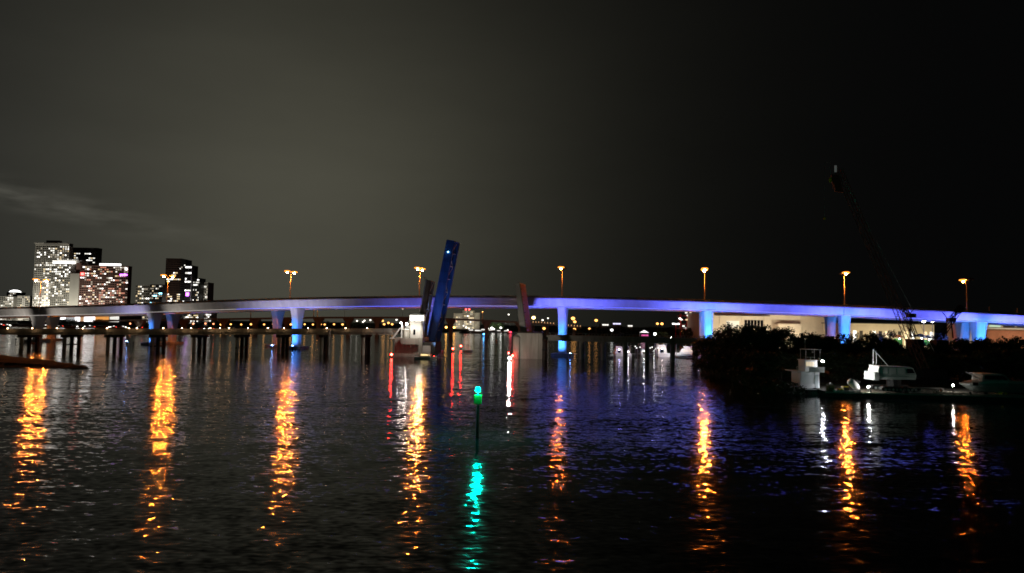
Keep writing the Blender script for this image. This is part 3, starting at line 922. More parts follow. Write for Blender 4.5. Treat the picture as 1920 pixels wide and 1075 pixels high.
def tower(name, label, px0, px1, row_top, D, mat, floors, bays, lit, rz=0.0, depth=None, seed=0, palette=None, slabs=True, pale=None, added_flood=0, zb=2.0, curve=0.0, group='lit towers of the left skyline', wfrac=.66, hfrac=.5, skip=None):
    rnd = random.Random(seed)
    G((px0 + px1) / 2, D)
    c = P((px0 + px1) / 2, (row_top + 590) / 2, D); c.z = zb
    w = (px1 - px0) / FPX * D
    h = zrow(row_top, D) - zb
    dep = depth or w * .6
    w = w / (math.cos(rz) + .0)
    root = thing(name, label, 'building', c, rz, group)
    if curve:                                           # gently bowed front
        pts = []
        for i in range(13):
            k = i / 12
            pts.append((-w / 2 + w * k, curve * (4 * (k - .5) ** 2)))
        front = lambda x: curve * (4 * (x / w) ** 2)
        pts += [(w / 2, dep), (-w / 2, dep)]
        part('wall', MB().prism(pts, 0, h), mat, root)
    else:
        front = lambda x: 0.0
        part('wall', MB().box(-w / 2, w / 2, 0, dep, 0, h), mat, root)
    fh = h / floors
    bw = w / bays
    if slabs:
        s = MB()
        for i in range(1, floors):
            if curve:
                for j in range(12):
                    x0, x1 = -w / 2 + w * j / 12, -w / 2 + w * (j + 1) / 12
                    s.add([(x0, front(x0) - .7, i * fh - .18), (x1, front(x1) - .7, i * fh - .18), (x1, front(x1) - .7, i * fh + .75), (x0, front(x0) - .7, i * fh + .75), (x0, front(x0), i * fh - .18), (x1, front(x1), i * fh - .18)], [(0, 1, 2, 3), (4, 5, 1, 0)])
            else:
                s.box(-w / 2 + .2, w / 2 - .2, -.8, -.003, i * fh - .18, i * fh + .75)
        part('balcony_fronts', s, pale or mat, root, kind='stuff')
        v = MB()
        for j in range(bays + 1):
            x = max(-w / 2 + .3, min(w / 2 - .3, -w / 2 + j * bw))
            if j % max(1, bays // 6) == 0:
                v.box(x - .3, x + .3, front(x) - .9, front(x) + .3, 0, h - .3)
        part('wall_fins', v, pale or mat, root, kind='stuff')
    dark = MB()
    pal = palette or [E_win_w, E_win_w, E_win_y, E_win_d, E_win_d, E_win_b]
    nlit = 0
    for i in range(floors):
        run = 0
        for j in range(bays):
            x = -w / 2 + (j + .5) * bw
            z = (i + .52) * fh + .25
            if skip and skip(j / bays, i / floors): continue
            p = lit(j / bays, i / floors)
            if run > 0 or rnd.random() < p:
                run = (rnd.randint(0, 2) if run <= 0 else run - 1)
                o = link('window', unit_box(rnd.choice(pal)), root, (x, front(x) - .05, z))
                o.scale = (bw * wfrac * rnd.choice((1, 1, 1.35)), .2, fh * hfrac)
                nlit += 1
            else:
                dark.box(x - bw * wfrac / 2, x + bw * wfrac / 2, front(x) - .06, front(x) + .2, z - fh * hfrac / 2, z + fh * hfrac / 2)
    part('dark_windows', dark, M_glass, root, kind='stuff')
    part('parapet', MB().box(-w / 2 - .2, w / 2 + .2, front(w / 2) * 0 - .2, dep + .2, h + .003, h + 1.4), pale or mat, root)
    if added_flood:  # unseen floodlights added to brighten the facade
        for x in (-w * .3, w * .3):
            f = part('floodlight', MB().cbox((x, -42, 1.0), (1.6, 1, 1)).tube([(x, -42, 0), (x, -42, .6)], .2, 6), M_black, root)
            lamp('SPOT', f, (x, -42, 2.0), added_flood, (1.0, .95, .82), .6, (0, 44, h * .55), 110, .7)
    return root, w, h, dep, front

TA = tower('apartment_tower', 'tallest white apartment tower with a curved grid front at the left', 60, 124, 457, 1150, M_tower, 38, 16, lambda u, v: .10 + .26 * (u > .3) * (v > .1) + .14 * (v < .35), 0, 14, 3, pale=M_tower, added_flood=150000, curve=5.0)
ra, wa, ha, da, fa = TA
part('crown_band', MB().prism([(-wa / 2 + wa * i / 12, 5.0 * (4 * (i / 12 - .5) ** 2) - 1.1) for i in range(13)] + [(wa / 2, 13.5), (-wa / 2, 13.5)], ha - 3.2, ha + .8), M_tower, ra)
part('plant_room', MB().box(-12, 10, 6, 13, ha + 1.403, ha + 6), M_tower_d, ra)
tower('office_tower', 'dark flat-topped tower behind the white apartment slabs', 124, 180, 466, 1230, M_tower_d, 34, 14, lambda u, v: .24 * (v < .93), 0, 14, 8, slabs=False, palette=[E_win_b, E_win_w, E_win_w, E_win_y], hfrac=.42)
TC = tower('apartment_slab', 'broad white apartment slab with a bright roof sign and blank end wall', 95, 131, 496, 1060, M_tower, 27, 10, lambda u, v: .30, 0, 30, 5, pale=M_tower, added_flood=16000)
rc, wc, hc, dc, _ = TC
part('end_wall', MB().box(wc / 2 + .003, wc / 2 + 14.5, -1.5, 30, 0, zrow(513, 1060, 138) - 2), M_tower, rc)
f = part('floodlight', MB().cbox((wc / 2 + 7, -45, 1), (2, 1, 1)), M_black, rc)
lamp('SPOT', f, (wc / 2 + 7, -45, 2.2), 80000, (1, .95, .80), .6, (0, 43.5, 40), 100, .5)
part('roof_sign', MB().box(-wc / 2 + 1.5, wc / 2 + 4, 1.0, 3.0, hc + 1.41, hc + 5.2), E_screen, rc)
part('penthouse', MB().box(-wc / 2 + 4, wc / 2 + 12, 6, 24, hc + 1.41, hc + 8), M_tower, rc)
TR = tower('apartment_slab', 'wide reddish apartment slab with many lit windows and a bright roof sign', 149, 239, 500, 1060, M_tower_r, 27, 22, lambda u, v: .26 + .16 * (u > .15) * (v < .6), 0, 10, 11, pale=M_tower_r, palette=[E_win_w, E_win_y, E_win_r, E_win_r, E_win_d, E_win_d, E_win_b], added_flood=40000)
rr_, wr, hr, dr, _ = TR
part('roof_sign', MB().box(wr * .5 - 45, wr * .5 - 13, .5, 2.6, hr + 1.41, hr + 4.6), E_screen, rr_)
part('beacon', MB().ball((wr / 2 - 3, -.5, hr - 3.2), 2.2, 6, 4), E_win_b, rr_)
part('purple_band', MB().box(wr / 2 - 12, wr / 2 - 1, -1.2, -.9, hr - 13.5, hr - 11.2), E_purple, rr_)
part('red_sign', MB().cbox((-wr / 2 + 4, -1.4, hr - 12), (4.4, .4, 4.0)), E_redf, rr_)
part('stair_tower', MB().box(-wr / 2 - 8, -wr / 2 - .003, 2, 9, 0, hr + 5.5), M_tower_r, rr_)

tower('apartment_block', 'low cream block at the left end of the middle skyline cluster', 254, 284, 536, 1300, M_tower, 16, 8, lambda u, v: .25, 0, 30, 21, palette=[E_win_w, E_win_y, E_win_d, E_win_b], added_flood=10000)
tower('apartment_block', 'low lit block just left of the dark brown tower', 281, 304, 535, 1280, M_tower_d, 16, 7, lambda u, v: .42 if v > .85 else .3, 0, 28, 23, palette=[E_win_w, E_win_y, E_win_d, E_win_d, E_cyan], added_flood=0)
tower('office_tower', 'dark brown tower with scattered orange windows behind a street lamp', 309, 338, 486, 1300, surf('brown_tower_cladding', (.10, .055, .04), .6, 0, .2, .08), 30, 10, lambda u, v: (.35 if .15 < v < .45 else .12 if v < .15 else .02) + (.75 if .66 < v < .69 else 0) + (.4 if .73 < v < .78 else 0), 0, 26, 25, slabs=False, palette=[E_win_w, E_win_y, E_win_b, E_win_y], added_flood=16000)
tower('office_tower', 'nearly unlit slim core beside the dark brown tower', 338, 346, 488, 1295, M_tower_d, 30, 3, lambda u, v: .02, 0, 26, 26, slabs=False)
TS = tower('office_tower', 'slim tower with four bright bands and a purple sign right of the dark one', 346, 358, 499, 1290, M_tower_d, 20, 4, lambda u, v: (.9 if int(v * 20) in (19, 17, 14, 11) else .25 if v < .4 else .04), 0, 26, 27, slabs=False, palette=[E_win_b, E_win_w])
part('edge_fin', MB().box(TS[1] / 2 - .5, TS[1] / 2 + .3, -.6, -.1, 20, TS[2]), surf('pale_fin', (.5, .45, .6), .6), TS[0])  # pale fin on the tower edge
part('purple_sign', MB().cbox((0, -.8, zrow(552, 1290, 352) - 2), (5.5, .5, 6.5)), E_purple, TS[0])
tower('apartment_block', 'lit block with a stepped top right of the purple sign', 359, 373, 523, 1300, M_tower_d, 18, 6, lambda u, v: .34, 0, 26, 29, palette=[E_win_b, E_win_w, E_win_y], added_flood=10000)
tower('apartment_block', 'small block at the right end of the skyline, mostly dark', 377, 389, 531, 1320, M_tower, 16, 5, lambda u, v: .16, 0, 26, 31, added_flood=50000)
tower('apartment_block', 'hazy low block at the far left edge of the skyline', -30, 25, 557, 1500, M_tower, 12, 14, lambda u, v: .35, 0, 26, 33, palette=[E_win_d, E_win_d, E_win_w], added_flood=18000)
TB = tower('apartment_block', 'low block with a lit white roof left of the tall white tower', 12, 32, 549, 1560, M_tower_d, 14, 7, lambda u, v: .25, 0, 26, 35, palette=[E_win_d, E_win_w])
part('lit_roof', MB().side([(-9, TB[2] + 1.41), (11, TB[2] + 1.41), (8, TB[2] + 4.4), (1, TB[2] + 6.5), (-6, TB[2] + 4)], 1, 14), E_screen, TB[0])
tower('apartment_block', 'dim greenish block squeezed beside the tall white tower', 32, 56, 556, 1500, M_tower, 12, 8, lambda u, v: .4, 0, 26, 37, palette=[E_win_d, E_win_y, E_win_d], added_flood=50000)
# clusters seen below the bridge deck
tower('apartment_block', 'low lit block seen under the bridge right of the flared grey pier', 345, 372, 583, 980, M_tower_d, 8, 9, lambda u, v: .5, 0, 20, 41, palette=[E_win_w, E_win_y, E_win_d, E_win_b], slabs=False)
tower('apartment_block', 'lit block with bright windows seen under the bridge beside the dark one', 374, 396, 581, 1000, M_tower, 8, 7, lambda u, v: .55, 0, 20, 43, palette=[E_win_w, E_win_b, E_win_d], slabs=False)

# brightly lit waterfront hall with screens under the left end of the bridge
Da = 930
hall = thing('waterfront_hall', 'long waterfront hall with glowing white and orange screens under the bridge', 'building', G(165, Da, 2))
hx = lambda px: (px - 165) / FPX * Da
hzr = lambda row: zrow(row, Da, 165) - 2
part('body', MB().box(hx(104), hx(236), .6, 40, 0, hzr(587)), M_tower_d, hall)
for a, b, r0, r1, mt in ((110, 121.5, 589, 600, E_screen), (122.5, 139, 590, 603, E_screen_d), (139.8, 149, 589, 603, E_screen), (150, 156, 591, 603, emit('lit_tan_panel', (1, .55, .28), .5)), (157, 177, 589.5, 603, E_screen), (178, 203, 588.5, 603, E_screen_o)):
    part('screen', MB().box(hx(a), hx(b), .2, .58, hzr(r1), hzr(r0)), mt, hall)
for i in range(6):
    part('lit_louvre', MB().box(hx(205), hx(222), .1, .58, hzr(603 - i * 2.4), hzr(601.6 - i * 2.4)), E_win_w, hall)
part('podium', MB().box(hx(40), hx(240), -6, .0, 0, hzr(606)), M_tower_d, hall)

# ---------------------------------------------------------------- foliage
def leaf_cloud(mb_v, mb_f, c, r, n, size, rnd):
    for _ in range(n):
        while True:
            p = Vector((rnd.uniform(-1, 1), rnd.uniform(-1, 1), rnd.uniform(-1, 1)))
            if .35 < p.length < 1: break
        q = Vector((c[0] + p.x * r[0], c[1] + p.y * r[1], c[2] + p.z * r[2]))
        u = Vector((rnd.gauss(0, 1), rnd.gauss(0, 1), rnd.gauss(0, .6))).normalized()
        w = u.cross(Vector((rnd.gauss(0, 1), rnd.gauss(0, 1), rnd.gauss(0, 1)))).normalized()
        s = size * rnd.uniform(.6, 1.4)
        o = len(mb_v)
        mb_v += [tuple(q - u * s), tuple(q + w * s * .45), tuple(q + u * s), tuple(q - w * s * .45)]
        mb_f.append((o, o + 1, o + 2, o + 3))

def tree_meshes(seed, H, R, clumps, per, size):
    rnd = random.Random(seed)
    tr = MB()
    tops = []
    nst = rnd.randint(2, 4)
    for k in range(nst):
        a = rnd.uniform(0, 6.28); rr = R * rnd.uniform(.15, .5)
        p0 = Vector((rnd.uniform(-.5, .5), rnd.uniform(-.5, .5), -.4))
        p1 = p0 + Vector((math.cos(a) * rr * .5, math.sin(a) * rr * .5, H * .35))
        p2 = p1 + Vector((math.cos(a) * rr * .6, math.sin(a) * rr * .6, H * .35))
        tr.tube([p0, p1, p2], [.28, .18, .06], 6)
        for j in range(3):
            b = a + rnd.uniform(-1.4, 1.4)
            e = p1.lerp(p2, rnd.uniform(.2, .9))
            tip = e + Vector((math.cos(b) * R * .45, math.sin(b) * R * .45, H * rnd.uniform(.08, .22)))
            tr.tube([e, tip], [.09, .03], 5)
            tops.append(tip)
    v, f = [], []
    for k in range(clumps):
        if k < len(tops):
            c = tops[k]
        else:
            a = rnd.uniform(0, 6.28); q = rnd.random() ** .5 * R * .85
            zz = rnd.uniform(.12, .9)
            q *= (1.1 - .5 * zz)
            c = Vector((math.cos(a) * q, math.sin(a) * q, H * zz))
        s = rnd.uniform(.16, .30) * R
        leaf_cloud(v, f, c, (s * 1.2, s * 1.2, s * .8), per, size, rnd)
    cm = bpy.data.meshes.new('crown'); cm.from_pydata(v, [], f); cm.materials.append(M_leaf); cm.update()
    return tr.mesh('trunk', M_bark, True), cm

T_PROTO = [tree_meshes(s, 10.0, 6.0, 34, 130, .30) for s in (1, 2, 3, 4, 5)]
def tree(name, label, loc, H, R, k, rz, group):
    t = thing(name, label, 'tree', loc, rz, group)
    tm, cm = T_PROTO[k % len(T_PROTO)]
    for nm, me in (('trunk', tm), ('crown', cm)):
        o = link(nm, me, t)
        o.scale = (R / 6.0, R / 6.0, H / 10.0)
    return t

rnd = random.Random(12)
# thicket on the right shore: (column, depth, row of the top)
edge = [(1318, 236, 640), (1332, 222, 628), (1350, 212, 618), (1372, 205, 612), (1395, 200, 611), (1418, 198, 612), (1440, 196, 613), (1462, 195, 616), (1484, 192, 620), (1500, 190, 634), (1520, 190, 628), (1540, 188, 625), (1560, 187, 634), (1585, 186, 630), (1608, 184, 636), (1632, 186, 626), (1655, 190, 632)]
for i, (px, D, row) in enumerate(edge):
    H = (zrow(row, D, px) - 1.1) * 1.10
    tree('mangrove_tree', 'dark mangrove tree in the black thicket on the right shore left of the crane', G(px, D, 1.1), H * .98, rnd.uniform(4.6, 6.4), i, rnd.uniform(0, 6), 'mangrove thicket on the right shore')
edge2 = [(1338, 192, 652), (1362, 182, 650), (1388, 172, 655), (1412, 166, 655), (1436, 162, 652), (1462, 160, 655), (1490, 160, 660), (1525, 160, 658), (1562, 160, 656), (1600, 160, 656), (1640, 160, 655), (1680, 160, 656), (1720, 160, 656), (1760, 160, 660), (1800, 159, 656), (1840, 158, 654), (1880, 158, 652), (1920, 157, 650)]
for i, (px, D, row) in enumerate(edge2):
    H = zrow(row, D, px) - 1.1
    tree('shore_bush', 'low dark shrub at the front of the black thicket on the right shore', G(px, D, 1.1), H, rnd.uniform(4.5, 6.0), i + 2, rnd.uniform(0, 6), 'front shrubs on the right shore')
edge3 = [(1690, 178, 640), (1716, 176, 642), (1745, 175, 640), (1775, 172, 640), (1800, 174, 632), (1822, 176, 622), (1845, 174, 632), (1868, 174, 630), (1890, 172, 634), (1912, 170, 628), (1936, 170, 620), (1665, 182, 636)]
for i, (px, D, row) in enumerate(edge3):
    H = zrow(row, D, px) - 1.1
    tree('mangrove_tree', 'dark tree in the black thicket behind the barge at the right', G(px, D, 1.1), H * .98, rnd.uniform(4.0, 5.6), i + 1, rnd.uniform(0, 6), 'thicket behind the barge')
bank = MB()
v, f = [], []
for i in range(60):                                   # low growth hanging over the bank
    k = i / 59
    px = 1306 + k * 190
    D = float(np.interp(px, [1306, 1345, 1405, 1500], [230, 189, 152, 134]))
    leaf_cloud(v, f, G(px, D, 1.0), (1.8, 1.5, 1.5), 70, .28, rnd)
me = bpy.data.meshes.new('bank_growth'); me.from_pydata(v, [], f); me.materials.append(M_leaf); me.update()
o = link('bank_growth', me); o['kind'] = 'stuff'; o['label'] = 'low dark growth along the water edge of the right shore'; o['category'] = 'undergrowth'

def treeline(name, label, cols, D, seed, z=2.0, mat=M_leaf):
    rn = random.Random(seed)
    v, f = [], []
    for px, row in cols:
        top = zrow(row, D, px)
        for _ in range(3):
            c = G(px + rn.uniform(-5, 5), D + rn.uniform(-6, 6), z + (top - z) * rn.uniform(.3, .72))
            leaf_cloud(v, f, c, (6, 5, (top - z) * .28), 55, 1.0, rn)
    me = bpy.data.meshes.new(name); me.from_pydata(v, [], f); me.materials.append(mat); me.update()
    o = link(name, me); o['kind'] = 'stuff'; o['label'] = label; o['category'] = 'trees'
treeline('distant_trees', 'dark distant tree line behind the row of orange lamps', [(px, 603 + 2.5 * math.sin(px * .11) + 1.5 * math.sin(px * .37)) for px in range(250, 690, 9)], 905, 51)
treeline('distant_trees', 'dark distant tree line behind the low bridge right of the channel', [(px, 612 + 3 * math.sin(px * .07) + 2 * math.sin(px * .23)) for px in range(1085, 1335, 9)], 830, 52)
treeline('distant_trees', 'dark trees in front of the glowing screens under the bridge', [(px, 599 + 3 * math.sin(px)) for px in (123, 128, 133, 137, 181, 186, 191, 196, 52, 44)], 915, 53)

# ---------------------------------------------------------------- far viaduct, causeway, lamps
Dv = 650
via = thing('viaduct', 'distant low viaduct on hammerhead piers seen under the bridge', 'bridge', G(600, Dv, 0))
vr = lambda px: float(np.interp(px, [150, 300, 420, 600, 750, 850, 965, 1000], [601, 598.5, 597, 594.3, 594, 597, 602.5, 605]))
vp = [180, 262, 345, 420, 478, 537, 597, 653, 707, 757, 803, 845, 912, 975]
for a, b in zip(vp[:-1], vp[1:]):
    za, zb = zrow(vr(a), Dv, a), zrow(vr(b), Dv, b)
    xa, xb = G(a, Dv).x - via.location.x, G(b, Dv).x - via.location.x
    part('deck_span', MB().side([(xa + .05, za - 1.6), (xb - .05, zb - 1.6), (xb - .05, zb), (xa + .05, za)], -6, 6), M_conc_d, via)
for px in vp[1:]:
    x, z = G(px, Dv).x - via.location.x, zrow(vr(px), Dv, px) - 1.61
    part('pier', MB().side([(x - 1.6, -2), (x + 1.6, -2), (x + 1.7, z - 5), (x + 4.6, z - 1.2), (x + 4.6, z), (x - 4.6, z), (x - 4.6, z - 1.2), (x - 1.7, z - 5)], -2.5, 2.5), M_conc_d, via)

ORD = {}
ORDW = [w + ' ' for w in 'first second third fourth fifth sixth seventh eighth ninth tenth eleventh twelfth thirteenth fourteenth'.split()]
COUNTED = set()
def counted(s):
    COUNTED.add(s)
    return s
def far_lamp(px, row, D, label, lens, ground=2.0, r=.8, group='small distant lamps', name='lamp_post', arm=False):
    z = zrow(row, D, px)
    if group: ORD[label] = ORD.get(label, -1) + 1
    t = thing(name, ORDW[ORD[label]] + label if group and label in COUNTED else label, 'lamp', G(px, D, ground), group=group)
    h = z - ground
    part('pole', MB().tube([(0, 0, -.3), (0, 0, h)], [.16, .10], 5), M_galv, t)
    part('globe', MB().ball((0, -.1, h + r * .3), (r, r, r * .8), 6, 4), lens, t)
    return t
for i, px in enumerate((414, 432.5, 452, 470.5, 495, 512, 545, 571, 586.5, 601, 608.5, 626, 642)):
    far_lamp(px, 609.3 - .4 * (i % 2), 845, counted('orange globe lamp from the left in the row along the far causeway'), E_sodf, r=1.25 if i % 3 else 1.45, group='orange lamps along the far causeway')
for i, px in enumerate((244, 259, 343, 362, 385, 400)):
    far_lamp(px, 607.5 + .6 * (i % 2), 850, counted('reddish orange lamp from the left among the traffic under the bridge'), emit('reddish_far', (1, .30, .12), 3.5), r=1.2, group='reddish lamps under the left half of the bridge')
for i, (px, row) in enumerate(((717, 602.5), (720, 609), (728, 606.5), (735, 609))):
    far_lamp(px, row, 845, counted('orange lamp from the left in the cluster beside the control house'), E_sodf, r=1.5, group='orange lamps left of the control house')
for i, (px, row) in enumerate(((658, 603), (669, 602.5), (680, 604.5), (683, 602), (694, 601), (743, 600.5))):
    far_lamp(px, row, 900, counted('tiny white lamp from the left under the viaduct'), E_whitef, r=1.2, group='white lamps under the viaduct')
for px, row, lab in ((646, 577.5, 'white globe lamp just under the bridge girder, left one'), (754.5, 579, 'white globe lamp just under the bridge girder near the control house')):
    far_lamp(px, row, Dv, lab, E_whitef, ground=zrow(vr(px), Dv, px), r=1.0, group='white lamps on the viaduct')
for px, r0, lab in ((470, 577, 'orange-lit pole on the viaduct left of the brightest blue pier'), (588, 577, 'left one of the two orange-lit poles right of the brightest blue pier'), (595, 578, 'right one of the two orange-lit poles right of the brightest blue pier'), (904.5, 584, 'orange-lit pole on the viaduct right of the distant hotel')):
    t = thing('light_pole', lab, 'pole', G(px, Dv, zrow(vr(px), Dv, px)))
    h = zrow(r0, Dv, px) - zrow(vr(px), Dv, px)
    part('shaft', MB().tube([(0, 0, 0), (0, 0, h)], [.42, .34], 6), surf('pole_orange_lit', (.75, .62, .5), .6), t)
    a = part('lamp_head', MB().cbox((0, -.6, h + .1), (.7, 1.6, .25)), M_galv, t)
    part('lens', MB().cbox((0, -.8, h - .08), (.6, 1.0, .12)), emit('pole_lens', (1, .42, .10), 60, True), a)
far_lamp(953.5, 590.5, 640, 'single white lamp on a thin pole left of the small raised leaf', E_whitef, ground=zrow(603, 640, 953), r=.8)
for px, row, lab in ((836.5, 614.5, 'left one of two big orange lamps on the far jetty'), (851.5, 615, 'right one of two big orange lamps on the far jetty')):
    far_lamp(px, row, 1150, lab, emit('jetty_orange', (1, .45, .09), 10), r=1.9, group='orange lamps on the far jetty')
for i in range(3):
    far_lamp(990 + i * 2.2, 611.5 + 3 * i, 700, counted('purple light from the left in the cluster behind the small raised leaf'), E_purple, ground=.5, r=1.0, group='purple lights behind the small leaf')
far_lamp(1000, 597, 820, 'gold lamp behind the small raised leaf', emit('gold_far', (1, .72, .25), 8), r=2.2)
far_lamp(1017, 601, 860, 'small white lamp right of the gold one', E_whitef, r=1.2)
far_lamp(1027, 597.5, 800, 'white lamp on a tall thin pole left of the single blue pier', E_whitef, r=.9)
far_lamp(1020, 617, 850, 'flat yellow orange lamp low behind the small leaf', E_sodf, r=1.9)
for px, row, r, lab in ((1074, 598.5, 2.4, 'tallest orange lamp just right of the single blue pier'), (1077.5, 604.5, 1.8, 'second orange lamp just below the tallest one right of the blue pier'), (1117.5, 602, 1.9, 'lone orange lamp above the low bridge between the blue piers'), (1077, 618.5, 1.8, 'low orange lamp at deck level right of the blue pier'), (1105, 617, 1.3, 'faint yellow lamp at deck level between the orange lamps'), (1232.5, 608, 1.6, 'left head of the orange lamp pair above the lit green tree'), (1241, 608.3, 1.8, 'right head of the orange lamp pair above the lit green tree')):
    far_lamp(px, row, 800, lab, E_sodf, r=r, group='orange lamps beyond the low bridge on the right')
far_lamp(1281, 620.5, 500, 'wide orange lamp in the dark tree left of the paired blue piers', E_sodf, r=1.6, ground=1.1)
far_lamp(1147, 620, 760, 'soft white lamp above the scalloped bridge edge', emit('soft_white', (.95, .97, .9), 3.0), r=1.7)
far_lamp(1228, 627, 420, 'brightest white lamp above the low bridge, in front of a lit green tree', emit('park_white', (1, .98, .92), 45, True), r=.7, ground=1.0)

# guard rail lights of the far road, small white markers
frr = thing('distant_bridge', 'distant road bridge with orange-lit rail behind the small raised leaf', 'bridge', G(1020, 780, 0))
for a, b, ra_, rb_ in ((986, 1012, 605, 606), (1012, 1040, 606, 608.5), (1062, 1090, 611.5, 613.5)):
    xa, xb = G(a, 780).x - frr.location.x, G(b, 780).x - frr.location.x
    part('deck_span', MB().side([(xa, zrow(ra_ + 3, 780, a)), (xb, zrow(rb_ + 3, 780, b)), (xb, zrow(rb_, 780, b)), (xa, zrow(ra_, 780, a))], -5, 5), M_conc_d, frr)
    for i in range(5):
        k = (i + .5) / 5
        x = xa + (xb - xa) * k
        part('lit_post', MB().cbox((x, -4.6, zrow(ra_ + (rb_ - ra_) * k, 780, a + (b - a) * k) + .9), (.5, .3, 1.6)), emit('rail_light', (1, .5, .2), 1.2), frr)
    part('pier', MB().box((xa + xb) / 2 - 1.5, (xa + xb) / 2 + 1.5, -2, 2, -2, zrow(max(ra_, rb_) + 3.6, 780, (a + b) / 2)), M_conc_d, frr)

# distant hotel
Dh = 1250
HT = tower('hotel', 'distant lit cream hotel with red lights on its roof, between the raised leaves', 868, 889, 584, Dh, M_cream, 9, 8, lambda u, v: .35, 0, 25, 61, palette=[E_win_y, E_win_y, E_win_d, E_win_b], group=None, added_flood=14000)
rh, wh, hh, dh, _ = HT
part('wing', MB().box(-wh / 2 - 17, -wh / 2 - .003, 2, 22, 0, zrow(588, Dh, 870) - 2), M_cream, rh)
part('wing', MB().box(wh / 2 + .003, wh / 2 + 10, 2, 22, 0, zrow(586.5, Dh, 890) - 2), M_cream, rh)
for k in range(5):
    for j in range(4):
        if (k * 3 + j) % 3:
            part('window', MB().cbox((-wh / 2 - 15 + j * 4.2, 1.9, 4 + k * 4.2), (2.4, .3, 2.0)), E_win_y if (k + j) % 2 else E_win_d, rh)
for x in (-5, 1):
    part('red_roof_light', MB().ball((x, 3, hh + 3.6), 1.5, 6, 4), E_redf, rh)

# distant pale strips of buildings on the right horizon
for px0, px1, r0, lab, mt in ((1125, 1141, 607.5, 'distant low building with a white lit roof edge, left of three', E_win_w), (1149, 1164, 605.5, 'distant low building with a violet white front, middle of three', emit('violet_front', (.75, .72, 1.0), 1.6)), (1177, 1186, 609.5, 'distant low building with a short white front, right of three', E_win_w)):
    D = 1100
    t = thing('far_building', lab, 'building', G((px0 + px1) / 2, D, 2), group='distant low buildings on the right')
    w = (px1 - px0) / FPX * D
    h = zrow(r0, D) - 2
    part('wall', MB().box(-w / 2, w / 2, 0, 14, 0, h), M_tower, t)
    n = max(2, int(w / 3.2))
    for i in range(n):
        if (i * 7 + int(px0)) % 5:
            part('window', MB().box(-w / 2 + w * i / n + .3, -w / 2 + w * (i + 1) / n - .3, -.2, -.003, h - 2.6, h - .6), mt, t)
    part('roof', MB().box(-w / 2 - .5, w / 2 + .5, -.6, 14.5, h + .003, h + .5), M_tower_d, t)
# small tent
t = thing('pavilion_tent', 'tiny white-topped tent with pink light above the scalloped bridge edge', 'tent', G(1208, 700, 2))
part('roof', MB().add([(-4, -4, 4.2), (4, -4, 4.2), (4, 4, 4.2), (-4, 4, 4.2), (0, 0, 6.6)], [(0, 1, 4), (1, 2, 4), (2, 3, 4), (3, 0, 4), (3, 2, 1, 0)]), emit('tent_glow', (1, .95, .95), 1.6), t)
for x, y in ((-3.8, -3.8), (3.8, -3.8), (3.8, 3.8), (-3.8, 3.8)):
    part('leg', MB().box(x - .12, x + .12, y - .12, y + .12, -.5, 4.19), M_galv, t)
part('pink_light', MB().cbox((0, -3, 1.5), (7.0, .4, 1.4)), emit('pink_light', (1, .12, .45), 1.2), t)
# lit green tree behind the white park lamp
tree('park_tree', 'small green tree lit by the bright white lamp', G(1240, 436, 1.2), zrow(618.5, 436) - 1.2, 7.0, 1, 1.0, None)
tree('park_tree', 'dark round tree with the orange lamp left of the paired blue piers', G(1286, 470, 1.2), zrow(612, 470) - 1.2, 7.5, 2, 2.0, None)

# ---------------------------------------------------------------- terminal buildings on the port island
Dt = 420
tm = thing('terminal_building', 'big cream floodlit terminal building behind the shore trees under the bridge', 'building', G(1440, Dt, 1.1))
tx = lambda px: (px - 1440) / FPX * Dt
tz = lambda row: zrow(row, Dt, 1440) - 1.1
part('main_wall', MB().box(tx(1336), tx(1546), 0, 60, 0, tz(589)), M_cream, tm)
part('roof_fascia', MB().box(tx(1333), tx(1549), -1.2, 61, tz(589) + .003, tz(586.5)), M_white, tm)
part('canopy_edge', MB().box(tx(1340), tx(1440), -3.5, -.003, tz(593.5), tz(592)), M_tower_d, tm)
part('glazed_bay', MB().box(tx(1395), tx(1431), -.35, -.003, tz(616), tz(601)), M_glass, tm)
for i in range(7):
    part('mullion', MB().box(tx(1395 + i * 6) - .12, tx(1395 + i * 6) + .12, -.5, -.353, tz(616), tz(601)), M_cream, tm)
part('glazed_bay', MB().box(tx(1362), tx(1386), -.3, -.003, tz(616), tz(603)), emit('terminal_glass', (1, .93, .7), .55), tm)
part('projecting_block', MB().box(tx(1452), tx(1494), -6, -.003, 0, tz(607)), M_cream, tm)
for px in (1350, 1392, 1434, 1500):
    part('pilaster', MB().box(tx(px) - .4, tx(px) + .4, -.6, -.003, 0, tz(589) - .3), M_cream, tm)
for k, px in enumerate((1350, 1410, 1470, 1530)):
    f = part('floodlight', MB().cbox((tx(px), -28, 5.6), (1.2, .8, .8)).tube([(tx(px), -28, -.5), (tx(px), -28, 5.3)], .14, 6), M_black, tm)
    lamp('SPOT', f, (tx(px), -27, 6.2), (22000, 11000, 17000, 8000)[k], (1.0, .86, .62), .5, (0, 27, 5.0), 120, .6)
Dq = 380
tq = thing('low_warehouse', 'long low floodlit warehouse behind the trees right of the paired blue piers', 'building', G(1650, Dq, 1.1))
qx = lambda px: (px - 1650) / FPX * Dq
qz = lambda row: zrow(row, Dq, 1650) - 1.1
part('wall', MB().box(qx(1590), qx(1752), 0, 30, 0, qz(607.5)), M_cream, tq)
part('roof', MB().box(qx(1588), qx(1754), -.8, 31, qz(607.5) + .003, qz(606)), M_tower_d, tq)
for i, px in enumerate(range(1600, 1745, 12)):
    if i % 4 != 2:
        part('doorway', MB().box(qx(px), qx(px + 6), -.2, -.003, .5, qz(621)), E_win_w if i % 3 == 0 else M_tower_d if i % 3 == 1 else E_win_y, tq)
